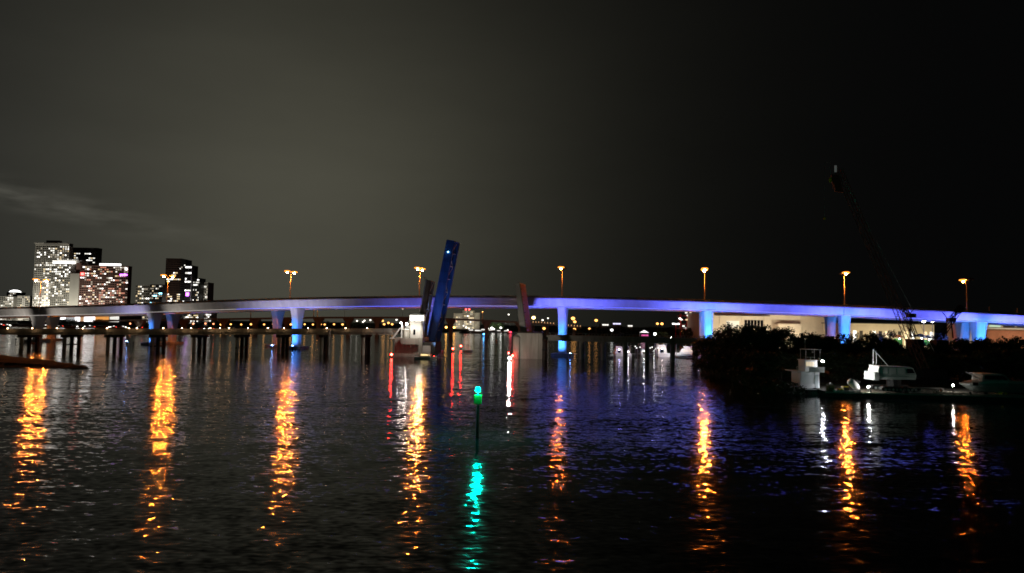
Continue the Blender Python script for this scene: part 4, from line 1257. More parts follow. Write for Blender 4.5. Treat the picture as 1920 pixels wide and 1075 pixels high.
for px in (1600, 1640, 1690, 1735):
    f = part('floodlight', MB().cbox((qx(px), -18, 5.2), (1.0, .7, .7)).tube([(qx(px), -18, -.5), (qx(px), -18, 5)], .12, 6), M_black, tq)
    lamp('SPOT', f, (qx(px), -17, 6.0), 5000, (1.0, .85, .5), .4, (0, 17, -1.0), 125, .6)
ts = thing('service_tower', 'pale square service tower with one dark window between the right-hand blue piers', 'building', G(1817, 300, 1.1))
part('wall', MB().box(-3.0, 3.0, 0, 6, 0, zrow(603, 300) - 1.1), M_cream, ts)
part('window', MB().box(-2.3, 0.2, -.15, -.003, zrow(612, 300) - 1.1, zrow(604.5, 300) - 1.1), M_glass, ts)
part('roof', MB().box(-3.3, 3.3, -.3, 6.3, zrow(603, 300) - 1.097, zrow(602, 300) - 1.1), M_white, ts)
f = part('floodlight', MB().cbox((0, -9, 5), (.8, .6, .6)).tube([(0, -9, -.5), (0, -9, 4.8)], .1, 6), M_black, ts)
lamp('SPOT', f, (0, -8.5, 5.6), 1200, (1, .9, .72), .3, (0, 9, 3), 110, .6)
De = 330
te = thing('parking_building', 'floodlit building with open window bays at the right edge under the bridge', 'building', G(1900, De, 1.1))
ex = lambda px: (px - 1900) / FPX * De
ez = lambda row: zrow(row, De, 1900) - 1.1
part('wall', MB().box(ex(1851), ex(2010), 0, 30, 0, ez(607)), M_cream, te)
for i in range(4):
    part('window_bay', MB().box(ex(1856 + i * 26), ex(1877 + i * 26), -.2, -.003, ez(614), ez(608.5)), (emit('greenish_bay', (.6, 1, .7), .5), M_tower_d, M_tower_d, M_glass)[i], te)
part('ledge', MB().box(ex(1851), ex(2010), -.6, -.003, ez(617), ez(615.5)), M_white, te)
part('brick_base', MB().box(ex(1849), ex(2010), -.9, -.003, 0, ez(620)), surf('brick_red_wall', (.40, .16, .09), .9, 0, .2, .6), te)
for px in (1862, 1900, 1940):
    f = part('floodlight', MB().cbox((ex(px), -14, 5), (.9, .6, .6)).tube([(ex(px), -14, -.5), (ex(px), -14, 4.8)], .1, 6), M_black, te)
    lamp('SPOT', f, (ex(px), -13.5, 5.6), 3200, (1, .86, .62), .3, (0, 13, 2.5), 120, .6)

# red-lit steel structure
Dr = 480
rt = thing('red_steel_tower', 'open multi-storey structure glowing red left of the paired blue piers', 'building', G(1302, Dr, 1.1))
rxx = lambda px: (px - 1312) / FPX * Dr
rz_ = lambda row: zrow(row, Dr, 1302) - 1.1
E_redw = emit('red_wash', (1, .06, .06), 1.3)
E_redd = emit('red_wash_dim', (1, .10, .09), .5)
for px in (1286, 1299, 1310, 1322):
    part('column', MB().box(rxx(px) - .45, rxx(px) + .45, 0, 1, 0, rz_(589)), M_red, rt)
for row in (592, 600, 608, 616):
    part('floor', MB().box(rxx(1285), rxx(1323), -.4, 9, rz_(row) - .4, rz_(row)), M_red, rt)
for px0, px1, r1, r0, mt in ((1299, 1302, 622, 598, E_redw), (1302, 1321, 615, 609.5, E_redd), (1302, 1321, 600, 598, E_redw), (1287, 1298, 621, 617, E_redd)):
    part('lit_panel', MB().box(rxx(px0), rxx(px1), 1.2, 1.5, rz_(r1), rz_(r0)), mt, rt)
for px, row, mt in ((1284, 598, E_win_b), (1287, 600, E_win_w), (1296, 587, E_win_w), (1299, 592, E_win_w), (1304, 587, E_win_y), (1308, 591, E_win_b), (1272, 608, E_win_b), (1276, 608.5, E_win_b), (1281.5, 608, E_win_b), (1291, 612, E_win_w), (1294, 616, E_win_w), (1297, 600, E_win_y)):
    z = rz_(row)
    q = part('work_light', MB().cbox((rxx(px), -.8, z), (1.5, .4, .9)), mt, rt)
part('side_mast', MB().tube([(rxx(1277), 0, -.5), (rxx(1277), 0, rz_(607))], .25, 5).tube([(rxx(1271), -.5, rz_(608.5)), (rxx(1283), -.5, rz_(608.5))], .2, 4), M_red, rt)
part('glowing_shed', MB().box(rxx(1302), rxx(1314), -8, -2, 0, rz_(619)), E_win_w, rt)  # walls emit so that the shed looks lit

# cafe umbrellas and stadium lamps in the lit clearing
for px, row, D, top, und, lab in ((1685, 631, 300, M_cloth, E_bluef, 'blue-edged white umbrella at the left of the lit clearing'), (1726, 629.5, 280, M_cloth, None, 'biggest bright white umbrella in the middle of the lit clearing'), (1740, 632, 270, M_cloth, E_bluef, 'white umbrella with green drape right of the biggest one')):
    zt = zrow(row - 4, D, px)
    t = thing('sun_umbrella', lab, 'umbrella', G(px, D, 1.1), group='umbrellas in the lit clearing')
    h = zt - 1.1
    R = 2.4 if px != 1726 else 3.0
    m = MB()
    ring = [(R * math.cos(a * math.pi / 4), R * math.sin(a * math.pi / 4), h - 1.3) for a in range(8)]
    m.add(ring + [(0, 0, h)], [(a, (a + 1) % 8, 8) for a in range(8)])
    m.add([(p[0] * .98, p[1] * .98, p[2] - .06) for p in ring] + [(0, 0, h - .12)], [((a + 1) % 8, a, 8) for a in range(8)])
    part('canopy', m, top, t)
    part('pole', MB().tube([(0, 0, -.3), (0, 0, h)], .07, 6), M_galv, t)
    if px != 1726:
        part('drape', MB().box(-1.9, 1.9, .3, .5, h - 4.4, h - 1.9), M_clothg, t)
    part('hanging_lamp', MB().ball((0, -1.0, h - 1.9), .22, 6, 4), emit('umbrella_lamp', (1, .95, .85), 45, True), t)
for px, lab in ((1733, 'left one of two white floodlight masts under the bridge girder'), (1749.5, 'right one of two white floodlight masts under the bridge girder')):
    t = thing('floodlight_mast', lab, 'floodlight mast', G(px, 265, 1.1), group='floodlight masts under the girder')
    h = zrow(602.5, 265, px) - 1.1
    part('pole', MB().tube([(0, 0, -.3), (0, 0, h)], [.16, .1], 6), M_galv, t)
    a = part('lamp_head', MB().cbox((0, 0, h + .12), (1.5, .6, .2)), M_galv, t)
    part('lens', MB().ball((0, -.1, h - .12), (.7, .35, .22), 6, 4), emit('mast_lens', (.95, .93, 1), 60, True), a)
cv = thing('kiosk', 'low lit kiosk with a pale counter under the umbrellas', 'kiosk', G(1722, 262, 1.1))
part('wall', MB().box(-6, 8, 0, 4, 0, 3.0), M_cream, cv)
part('counter', MB().box(-5, 7, -.7, -.003, 0, 1.2), M_white, cv)
part('roof', MB().box(-6.4, 8.4, -1.2, 4.4, 3.003, 3.25), M_tower_d, cv)
part('light_bar', MB().box(-4, 6, -.9, -.7, 2.6, 2.8), emit('kiosk_bar', (1, .9, .7), 10, True), cv)
for px, D, row, lab in ((1668, 245, 619, 'yellow-green lit tree at the left of the clearing'), (1762, 250, 622, 'green lit bush right of the umbrellas')):
    tree('park_tree', lab, G(px, D, 1.1), zrow(row, D, px) - 1.1, 3.6, px, 1.0, None)

# ---------------------------------------------------------------- vessels
def hull(L, B, H, bow=.32, sheer=.5, n=11, flare=.85):
    rs = []
    for i in range(n):
        k = i / (n - 1)
        x = -L / 2 + L * k
        b = B / 2 * (1 if k < 1 - bow else max(.03, (1 - ((k - 1 + bow) / bow) ** 1.8)))
        s = H + sheer * max(0, (k - .45) / .55) ** 2
        rise = -.45 + (.9 * ((k - 1 + bow) / bow) ** 2.2 * H * .7 if k > 1 - bow else 0)
        rs.append([(x, -b, s), (x, -b * flare, s * .25 + rise * .3), (x, 0, rise), (x, b * flare, s * .25 + rise * .3), (x, b, s), (x, 0, s + .04)])
    return MB().rings(rs)
def boat(name, label, loc, rz, L, B, H, cat='boat', group=None, body=M_white, cabin=True, win=M_glass, fly=False, mast=0):
    t = thing(name, label, cat, loc, rz, group)
    part('hull', hull(L, B, H, sheer=H * .45), body, t)
    part('stripe', hull(L * 1.002, B * 1.015, H * .55, sheer=0).xf(lambda p: Vector((p.x, p.y, max(p.z, H * .30)))), M_black, t)
    if cabin:
        c = part('cabin', MB().side([(-L * .28, H), (L * .22, H * 1.1), (L * .12, H + B * .48), (-L * .24, H + B * .50)], -B * .36, B * .36), body, t)
        for s in (-1, 1):
            part('window', MB().side([(-L * .22, H + B * .18), (L * .14, H + B * .2), (L * .09, H + B * .40), (-L * .21, H + B * .42)], s * B * .365 - .02, s * B * .365 + .02), win, c)
        part('windscreen', MB().add([(L * .205, -B * .3, H * 1.12 + B * .06), (L * .205, B * .3, H * 1.12 + B * .06), (L * .135, B * .3, H + B * .43), (L * .135, -B * .3, H + B * .43)], [(0, 1, 2, 3)]), win, c)
    if fly:
        part('flybridge', MB().side([(-L * .2, H + B * .505), (L * .05, H + B * .505), (L * .09, H + B * .72), (-L * .2, H + B * .68)], -B * .33, B * .33), body, t)
        top = part('hardtop', MB().box(-L * .2, L * .03, -B * .34, B * .34, H + B * 1.12, H + B * 1.16), body, t)
        for x in (-L * .18, L * .01):
            for y in (-B * .3, B * .3):
                part('post', MB().tube([(x, y, H + B * .66), (x, y, H + B * 1.12)], .05, 4), M_galv, top)
    if mast:
        m = part('mast', MB().tube([(-L * .05, 0, H + B * (.5 if not fly else 1.16)), (-L * .05, 0, mast)], [.08, .04], 5), M_galv, t)
        part('mast_light', MB().ball((-L * .05, 0, mast), .16, 6, 4), E_win_b, m)
    return t

# small motorboat passing the control house
D = Dw(798, 673)
b1 = boat('motorboat', 'small white motorboat passing in front of the control house pier', G(798, D - 2), .06, 7.8, 2.5, .75, 'motorboat', win=emit('boat_window', (1, .72, .32), 1.4))
wk = thing('wake', 'thin pale wake trailing right of the small motorboat', 'wake', G(850, D + 6, .02))
part('foam', MB().add([(-7, -.3, 0), (12, 4.5, 0), (12, 5.2, 0), (-7, .2, 0)], [(0, 1, 2, 3)]).add([(-6, -.4, .003), (14, -1.3, .003), (14, -1.7, .003), (-6, -.6, .003)], [(3, 2, 1, 0)]), surf('foam', (.30, .32, .36), .6, 0, .5, 1.4), wk)
b2 = boat('skiff', 'low pale skiff in mid channel right of the red lights', G(877, Dw(877, 658.5)), .05, 4.2, 1.5, .45, 'skiff', cabin=False)
part('bench', MB().box(-.6, -.2, -.6, .6, .35, .5), M_white, b2)

# far marina
for i, (px, row, L, fly, lab) in enumerate(((871, 624, 14, False, 'dark-hulled small boat at the left end of the far marina'), (884, 622.5, 16, True, 'white yacht with flybridge second from the left in the far marina'), (897, 624.5, 19, True, 'long white yacht low in front of the far marina'), (908, 622.5, 20, True, 'largest white yacht in the middle of the far marina'), (921, 622, 16, True, 'white yacht at the foot of the bright marina lamps'), (936, 623, 14, False, 'white motorboat near the right end of the far marina'), (949, 623, 13, False, 'small boat at the right end of the far marina'))):
    Dm = Dw(px, row + .8)
    boat('yacht', lab, G(px, Dm), rnd.uniform(-.3, .3), L, L * .27, L * .11, 'yacht', 'boats of the far marina', body=M_black if i == 0 else M_white, win=E_win_w if i else M_glass, fly=fly, mast=zrow(606 + (i * 3) % 6, Dm))
for i, (px, row, r, mt) in enumerate(((874, 614.5, 1.3, E_whitef), (879, 616.5, 1.2, E_whitef), (885, 619.5, 1.5, E_whitef), (915, 617, 1.4, E_whitef), (922, 616.5, 2.3, emit('marina_lamp', (1, 1, .92), 5)), (926, 618, 1.6, E_whitef), (939, 615.5, 1.7, emit('marina_lamp', (1, 1, .92), 5)), (952, 619.8, 1.3, E_whitef))):
    far_lamp(px, row, 1080, counted('white dock lamp from the left among the yachts of the far marina'), mt, ground=.5, r=r, group='white lamps of the far marina')
far_lamp(854, 602.5, 1130, 'small pinkish lamp left of the distant hotel front', emit('pinkish_far', (1, .45, .3), 5), r=1.4)
rb = boat('motorboat', 'red-lit boat at the right end of the far marina', G(957, 900), .2, 9, 3, 1.2, 'motorboat', win=E_redf, mast=zrow(610, 900))
part('red_glow_lamp', MB().ball((0, -1.7, 2.0), 1.2, 6, 4), emit('red_boat_lamp', (1, .05, .12), 3.0), rb)
for k in range(2):
    tree('marina_tree', ('left', 'right')[k] + ' one of two lit green trees behind the far marina', G((924, 937)[k], 1210, 2), 14, 10, k, k, 'lit trees behind the far marina')
ml = thing('floodlight_mast', 'low floodlight lighting the trees behind the far marina', 'floodlight mast', G(930, 1186, 2))
part('post', MB().tube([(0, 0, -.3), (0, 0, 6)], .2, 5), M_galv, ml)
hd = part('lamp_head', MB().cbox((0, 0, 6.3), (2, .8, .6)), M_galv, ml)
lamp('SPOT', hd, (0, .8, 6.8), 30000, (.9, 1, .7), .4, (0, 25, 3), 120, .6)
# blue-lit water taxi and mooring buoy
wt = boat('water_taxi', 'tiny boat with glowing blue side lights in the channel', G(910, Dw(910, 630.5)), 0, 8, 2.6, .9, 'boat', body=M_black)
for x in (-1.6, 1.2):
    part('blue_lamp', MB().cbox((x, -1.5, 1.9), (1.7, .3, 1.5)), E_bluef, wt)
    part('white_lamp', MB().cbox((x, -1.75, 1.9), (.6, .2, .7)), E_cyan, wt)
by = thing('mooring_buoy', 'pale mooring buoy in the channel below the blue-lit boat', 'buoy', G(931, Dw(931, 639.5)))
part('float', MB().ball((0, 0, .3), (1.1, 1.1, .9), 8, 5), M_white, by, True)
part('topmark', MB().tube([(0, 0, 1.0), (0, 0, 3.4)], .12, 5), M_galv, by)

# docked boats behind the right approach
def sportfisher(label, px, D, w, top_row, group='boats docked beyond the low bridge', tint=M_white, violet=False):
    z1 = zrow(top_row, D, px)
    B = w
    t = thing('fishing_boat', label, 'fishing boat', G(px, D), 0, group)
    # seen from astern: transom, cockpit, cabin, flybridge, tower legs and outriggers
    h = hull(B * 2.6, B, B * .34).xf(lambda p: Vector((p.y, B * 1.3 + p.x, p.z)))
    h.f = [tuple(reversed(f)) for f in h.f]
    part('hull', h, tint, t)
    part('transom', MB().side([(-B * .47, .02), (B * .47, .02), (B * .5, B * .33), (-B * .5, B * .33)], -.12, -.003), tint, t)
    c = part('cabin', MB().side([(-B * .42, B * .34), (B * .42, B * .34), (B * .36, B * .78), (-B * .36, B * .78)], B * .8, B * 1.9), tint, t)
    part('door', MB().box(-B * .16, B * .16, B * .8 - .06, B * .8 - .003, B * .36, B * .7), M_glass, c)
    for s in (-1, 1):
        part('window', MB().box(s * B * .27 - B * .07, s * B * .27 + B * .07, B * .8 - .06, B * .8 - .003, B * .5, B * .68), E_win_d, c)
    part('flybridge', MB().side([(-B * .36, B * .783), (B * .36, B * .783), (B * .30, B * 1.02), (-B * .30, B * 1.02)], B * .9, B * 1.5), tint, t)
    tw = part('tower', MB().box(-B * .28, B * .28, B * .95, B * 1.4, z1 - .9, z1 - .75), tint, t)
    for sx in (-1, 1):
        for y in (B * .95, B * 1.4):
            part('tower_leg', MB().tube([(sx * B * .34, y, B * .8), (sx * B * .25, y, z1 - .9)], .06, 5), M_white, tw)
        part('outrigger', MB().tube([(sx * B * .36, B * .9, B * .8), (sx * B * .46, B * .8, z1)], [.05, .03], 4), M_white, t)
    k = part('cockpit_lamp', MB().cbox((0, B * .7, B * .76), (.5, .3, .12)), M_galv, t)
    part('lens', MB().ball((0, B * .62, B * .73), (.18, .18, .1), 6, 4), emit('cockpit_violet', (.55, .5, 1), 110, True) if violet else emit('cockpit_white', (1, .97, .9), 130, True), k)
    return t
sportfisher('violet-lit fishing boat moored left behind the low bridge columns', 1163, 292, 3.9, 647, violet=True)
sportfisher('small white fishing boat squeezed against a bridge column', 1179, 294, 2.6, 647)
sportfisher('small dim boat beside the bridge column between the lamp pilings', 1209, 296, 3.0, 655, tint=M_gray)
sportfisher('brightest white fishing boat with tall outriggers behind the low bridge', 1245, 290, 4.9, 640)
yb = boat('yacht', 'white motor yacht moored at the shore under the low bridge end', G(1286, 288), 2.9, 12.5, 4.4, 1.7, 'yacht', 'boats docked beyond the low bridge', fly=True, win=E_win_d)
part('yellow_fender', MB().ball((4.9, 2.2, 1.0), (.4, .4, .8), 6, 4), M_yel, yb)
DKL = []
dk = thing('dock', 'low floating dock with pilings behind the low bridge columns', 'dock', G(1225, 298))
part('deck', MB().box(-18, 20, 8, 11, .3, .7), M_conc_d, dk)
for px, aim in ((1196, (-6, 12, -4)), (1228, (5, 11, -4)), (1268, (4, 11, -4))):  # posts with spots added to brighten the docked boats
    x = G(px, 283).x - dk.location.x
    post = part('added_light_post', MB().tube([(x, -15, -2), (x, -15, 6.6)], .12, 6).cbox((x, -14.6, 6.7), (.5, .7, .2)), M_galv, dk)
    lamp('SPOT', post, (x, -14.4, 6.5), 2600, (.95, .97, 1.0), .2, aim, 110, .6)
for i, px in enumerate((1191, 1193.5, 1200, 1219, 1222.5, 1229, 1233)):
    t = thing('mooring_pile', ORDW[i] + 'tall mooring pile from the left with a white light cap by the docked boats', 'mooring pile', G(px, 293), group='mooring piles with white caps')
    h = zrow((650, 653, 651.5, 653, 651.5, 655, 653)[i], 293)
    part('shaft', MB().tube([(0, 0, -2), (0, 0, h)], .17, 6), M_dark, t)
    part('cap', MB().ball((0, 0, h + .05), (.32, .32, .28), 6, 4), emit('pile_cap_light', (1, .98, .92), 1.3), t)
for px, row, lab in ((1258, 628, 'white dock lamp post rising beside the brightest fishing boat'), (1308, 642, 'white work lamp at the shore by the moored yacht')):
    far_lamp(px, row + 6, 284, lab, emit('dock_lamp', (1, .97, .9), 120, True), ground=.6, r=.32, group='white lamps at the docks')
wl_ = thing('lit_shed', 'small white-lit shed at the shore beside the paired blue piers', 'shed', G(1311, 300, 1.1))
part('wall', MB().box(-1.6, 2.2, 0, 3, -.8, 5.5), M_white, wl_)
part('door', MB().box(-.6, .6, -.08, -.003, -.5, 1.9), M_galv, wl_)
part('roof', MB().box(-1.9, 2.5, -.4, 3.3, 5.503, 5.7), M_galv, wl_)
lz_ = part('lamp_head', MB().cbox((0, -1.2, 5.4), (.6, .4, .15)), M_galv, wl_)
part('lens', MB().ball((0, -1.2, 5.25), (.28, .2, .1), 6, 4), emit('shed_lens', (1, .98, .95), 220, True), lz_)

# ---------------------------------------------------------------- channel marker
Dm = Dw(894, 821)
cm_ = thing('channel_marker', 'green-lit channel marker with a green daymark board on a dark pile', 'channel marker', G(894.5, Dm))
part('pile', MB().tube([(0, 0, -2), (.06, 0, zrow(760, Dm)), (.05, 0, zrow(742, Dm))], [.20, .13, .08], 10), M_dark, cm_)
part('daymark', MB().box(-.44, .44, -.16, -.135, zrow(757.5, Dm), zrow(741, Dm)), M_green, cm_)
part('daymark', MB().box(-.44, .44, .135, .16, zrow(757.5, Dm), zrow(741, Dm)), M_green, cm_)
part('platform', MB().box(-.10, .10, -.10, .10, zrow(740.8, Dm), zrow(739.8, Dm)), M_black, cm_)
part('lantern_stem', MB().tube([(0, 0, zrow(739.8, Dm)), (0, 0, zrow(734, Dm))], .06, 6), M_galv, cm_)
part('lantern', MB().tube([(0, 0, zrow(733.8, Dm)), (0, 0, zrow(732.6, Dm)), (0, 0, zrow(727.5, Dm)), (0, 0, zrow(726.5, Dm))], [.22, .27, .22, .05], 10), E_green, cm_)
part('ladder', MB().tube([(-.12, -.24, .2), (-.12, -.24, 3.4)], .02, 4).tube([(.12, -.24, .2), (.12, -.24, 3.4)], .02, 4), M_galv, cm_)

# ---------------------------------------------------------------- barge, push boat, cranes at the right
Db = 126
bg1 = thing('deck_barge', 'grey flat float under the white push boat', 'barge', G(1516, 139.5))
part('hull', MB().side([(-4.1, -.6), (4.3, -.6), (4.5, .95), (-4.3, .95)], -1.5, 5), M_gray, bg1)
part('rub_rail', MB().box(-4.35, 4.55, -1.7, -1.503, .65, .85), M_black, bg1)
for x in (-3.6, -1.2, 1.2, 3.6):
    part('tyre', MB().tube([(x, -1.8, .9), (x, -1.8, .2)], .22, 7), M_black, bg1)
bg2 = thing('deck_barge', 'long dark work barge carrying the crane along the right shore', 'barge', G(1760, 133.5), math.atan2(-3.5, 38))
part('hull', MB().side([(-21, -.6), (34, -.6), (35, 1.05), (-21.5, 1.05)], -2, 13), M_soil, bg2)
part('rub_rail', MB().box(-21.6, 35, -2.25, -2.003, .75, 1.0), M_conc_d, bg2)
for i in range(9):
    part('bollard', MB().tube([(-19 + i * 6, -1.3, 1.053), (-19 + i * 6, -1.3, 1.6)], .16, 7), M_black, bg2)
part('timber_deck', MB().box(4, 33, -1.6, 12, 1.053, 1.14), M_conc_d, bg2)

pbD = 140.5
pb = thing('push_boat', 'white push boat with square deckhouse and lit wheelhouse', 'push boat', G(1519, pbD, 0))
px_ = lambda p: (p - 1519) / FPX * pbD
pz = lambda r: zrow(r, pbD, 1519)
part('deckhouse', MB().prism([(px_(1501.5), 0), (px_(1536.5), 0), (px_(1536.5), 4.6), (px_(1501.5), 4.6)], .953, pz(698)), M_white, pb)
part('corrugation', MB().box(px_(1527), px_(1527.8), -.07, -.003, pz(721), pz(699)), M_gray, pb)
part('door', MB().box(px_(1528.5), px_(1534.5), -.06, -.003, 1.0, pz(703)), M_gray, pb)
part('upper_deck', MB().box(px_(1491.5), px_(1543), -.8, 5.2, pz(698) + .003, pz(696.6)), M_white, pb)
part('bulwark', MB().box(px_(1514), px_(1543), -.8, -.7, pz(696.6) + .003, pz(688)), M_white, pb)
rail = MB()
for i in range(7):
    x = px_(1491.7 + i * 3.8)
    rail.tube([(x, -.75, pz(696.4)), (x, -.75, pz(687.5))], .035, 4)
for r in (687.5, 690.5, 693.5):
    rail.tube([(px_(1491.7), -.75, pz(r)), (px_(1514), -.75, pz(r))], .03, 4)
part('railing', rail, M_white, pb)
whs = part('wheelhouse', MB().prism([(px_(1511), .3), (px_(1534), .3), (px_(1538), 1.3), (px_(1538), 3.6), (px_(1511), 3.6)], pz(696.6) + .003, pz(676.5)), M_white, pb)
for a, b in ((1513, 1517.5), (1518.5, 1523), (1524, 1528)):
    part('window', MB().box(px_(a), px_(b), .24, .297, pz(687), pz(679)), emit('wheelhouse_window', (1, .78, .45), .55), whs)
part('roof', MB().box(px_(1510), px_(1540), 0, 3.9, pz(676.5) + .003, pz(675.3)), M_white, pb)
fr = MB()
for x in (1513, 1539.5):
    for y in (.4, 3.0):
        fr.tube([(px_(x), y, pz(675.3)), (px_(x), y, pz(656))], .05, 5)
fr.box(px_(1512), px_(1541), .2, 3.2, pz(656), pz(655.3))
part('mast_frame', fr, M_white, pb)
part('mast', MB().tube([(px_(1516), 1.5, pz(656)), (px_(1516), 1.5, pz(636))], [.06, .03], 5), M_galv, pb)
part('radar', MB().box(px_(1519), px_(1532), 1.2, 1.5, pz(671), pz(670)).tube([(px_(1525.5), 1.35, pz(675.3)), (px_(1525.5), 1.35, pz(671))], .1, 6), M_white, pb)
part('searchlight', MB().ball((px_(1528), 1.0, pz(661)), .2, 6, 4), M_white, pb)
ld = MB()
for x in (1497.5, 1500.5):
    ld.tube([(px_(x), -.3, 1.0), (px_(x), -.3, pz(698))], .04, 4)
for i in range(8):
    z = 1.2 + i * .33
    ld.tube([(px_(1497.5), -.3, z), (px_(1500.5), -.3, z)], .03, 4)
part('ladder', ld, M_white, pb)
wf0 = part('work_floodlight', MB().cbox((px_(1539), .6, pz(673)), (.4, .4, .4)), M_galv, pb)  # second floodlight, added to brighten the crane
lamp('SPOT', wf0, (px_(1541), .2, pz(673)), 9000, (1, .97, .9), .2, (12.5, -6.5, -3.0), 70, .6)
wf = part('work_floodlight', MB().cbox((px_(1540.5), -.3, pz(676.0)), (.5, .4, .3)), M_galv, pb)
part('lens', MB().ball((px_(1541), -.55, pz(677.2)), (.22, .14, .14), 6, 4), emit('work_lens', (.95, .97, 1), 420, True), wf)
part('deck_light', MB().ball((px_(1549), -1.2, 1.25), .16, 6, 4), emit('deck_lens', (.9, .93, 1), 330, True), pb)

# cargo on the barge
def onb(px, D, z=1.14):
    return G(px, D, z)
t = thing('yellow_winch', 'bright yellow box winch on the barge beside the white mixer drum', 'winch', onb(1585, 134.4, 1.06))
part('body', MB().box(-.55, .45, -.4, .5, 0, .95), M_yel, t)
part('small_box', MB().box(-1.2, -.6, -.3, .3, 0, .5), M_yel, t)
part('drum', MB().tube([(-.5, -.5, .5), (.4, -.5, .5)], .28, 8), M_black, t)
t = thing('equipment_crate', 'dull olive crate on the barge left of the yellow winch', 'crate', onb(1557, 134.8, 1.06))
part('box', MB().box(-.6, .6, -.5, .5, 0, 1.0), surf('olive_paint', (.14, .14, .05), .7), t)
part('lid', MB().box(-.65, .65, -.55, .55, 1.003, 1.1), surf('olive_paint', (.14, .14, .05), .7), t)
part('reel', MB().tube([(.1, -.2, 1.3), (.1, .3, 1.3)], .24, 8), M_galv, t)
t = thing('pale_mat', 'pale flat deck mat under the yellow winch', 'mat', onb(1588, 134.0, 1.056))
part('sheet', MB().box(-2.6, 2.0, -.7, .2, 0, .22), M_cloth, t)
part('edge_rope', MB().tube([(-2.6, -.72, .23), (2.0, -.72, .23)], .04, 4), M_galv, t)
t = thing('mixer_drum', 'white tilted mixer drum on the barge', 'mixer drum', onb(1603, 134.6, 1.06))
part('drum', MB().tube([(-1.15, 0, 2.05), (-.8, 0, 1.8), (.2, 0, .9), (.7, 0, .45)], [.45, .75, .7, .35], 12), M_white, t, True)
part('stand', MB().box(-.3, .9, -.4, .4, 0, .35), M_black, t)
part('chute', MB().tube([(-.7, -.2, 2.4), (.9, -.3, 1.8)], .14, 6), M_black, t)
t = thing('work_lamp', 'small white work lamp on the barge left of the crane', 'lamp', onb(1628, 133.4, 1.06))
part('stand', MB().tube([(0, 0, 0), (0, 0, .9)], .05, 5), M_black, t)
part('lens', MB().ball((0, -.1, 1.0), (.22, .15, .15), 6, 4), emit('work_small', (1, .97, .9), 420, True), t)
t = thing('work_lamp', 'small white lamp on a post between the crane and the grey yacht', 'lamp', onb(1787, 131.8, 1.14))
part('stand', MB().tube([(0, 0, 0), (0, 0, 1.5)], .05, 5), M_black, t)
part('lens', MB().ball((0, 0, 1.6), .17, 6, 4), emit('work_dim', (1, .95, .85), 150, True), t)

Dc = 135
cr = thing('crawler_crane', 'white crawler crane with A-frame standing on the work barge', 'crane', onb(1675, Dc))
kx = lambda p: (p - 1675) / FPX * Dc
kz = lambda r: zrow(r, Dc, 1675) - 1.14
for y in (-1.4, 2.2):
    tk = part('track', MB().side([(kx(1648), .12), (kx(1712), .12), (kx(1717), .5), (kx(1713), 1.0), (kx(1647), 1.0), (kx(1643), .5)], y - .5, y + .5), M_black, cr)
    for i in range(9):
        part('roller', MB().tube([(kx(1651) + i * .72, y - .56, .45), (kx(1651) + i * .72, y - .503, .45)], .24, 8), M_gray, tk)
part('turntable', MB().tube([(kx(1678), .4, 1.0), (kx(1678), .4, kz(712))], 1.3, 12), M_black, cr)
hs = part('house', MB().side([(kx(1637), kz(711)), (kx(1710), kz(711)), (kx(1712), kz(703)), (kx(1706), kz(689.5)), (kx(1700), kz(687.5)), (kx(1643), kz(686.5)), (kx(1642), kz(690))], -1.2, 2.4), M_white, cr)
part('counterweight', MB().side([(kx(1633), kz(713)), (kx(1641.7), kz(713)), (kx(1641.7), kz(698)), (kx(1634), kz(698))], -1.4, 2.6), M_gray, cr)
for r in (701, 705.5):
    part('groove', MB().box(kx(1644), kx(1709), -1.26, -1.203, kz(r + .8), kz(r)), M_gray, hs)
part('cab_window', MB().side([(kx(1694), kz(699)), (kx(1709), kz(699)), (kx(1704.5), kz(691)), (kx(1694), kz(691))], -1.26, -1.203), M_glass, hs)
for i in range(3):
    part('door_panel', MB().box(kx(1646 + i * 15), kx(1659 + i * 15), -1.25, -1.203, kz(700.5), kz(689)), M_white, hs)
part('a_frame', MB().tube([(kx(1640), .4, kz(688)), (kx(1641), .4, kz(656))], .1, 5).tube([(kx(1646), .4, kz(688)), (kx(1646), .4, kz(658))], .08, 5).tube([(kx(1668), .4, kz(686.5)), (kx(1641), .4, kz(656))], .09, 5), M_gray, cr)
t = thing('boom_section', 'lattice boom section lying on the barge beside the crane', 'boom section', onb(1735, 132.6))
part('lattice', MB().lattice((-3.2, 0, .5), (3.0, 0, .45), .9, 8, .07), M_galv, t)
part('end_plate', MB().box(3.0, 3.2, -.5, .5, 0, 1.0), M_galv, t)
t = thing('timber_stack', 'flat stack of pale timbers on the barge in front of the grey yacht', 'timber', onb(1785, 132.4))
for i in range(4):
    part('timber', MB().box(-3.3, 3.4, -.6 + i * .32, -.32 + i * .32, 0, .28), M_conc_d, t)
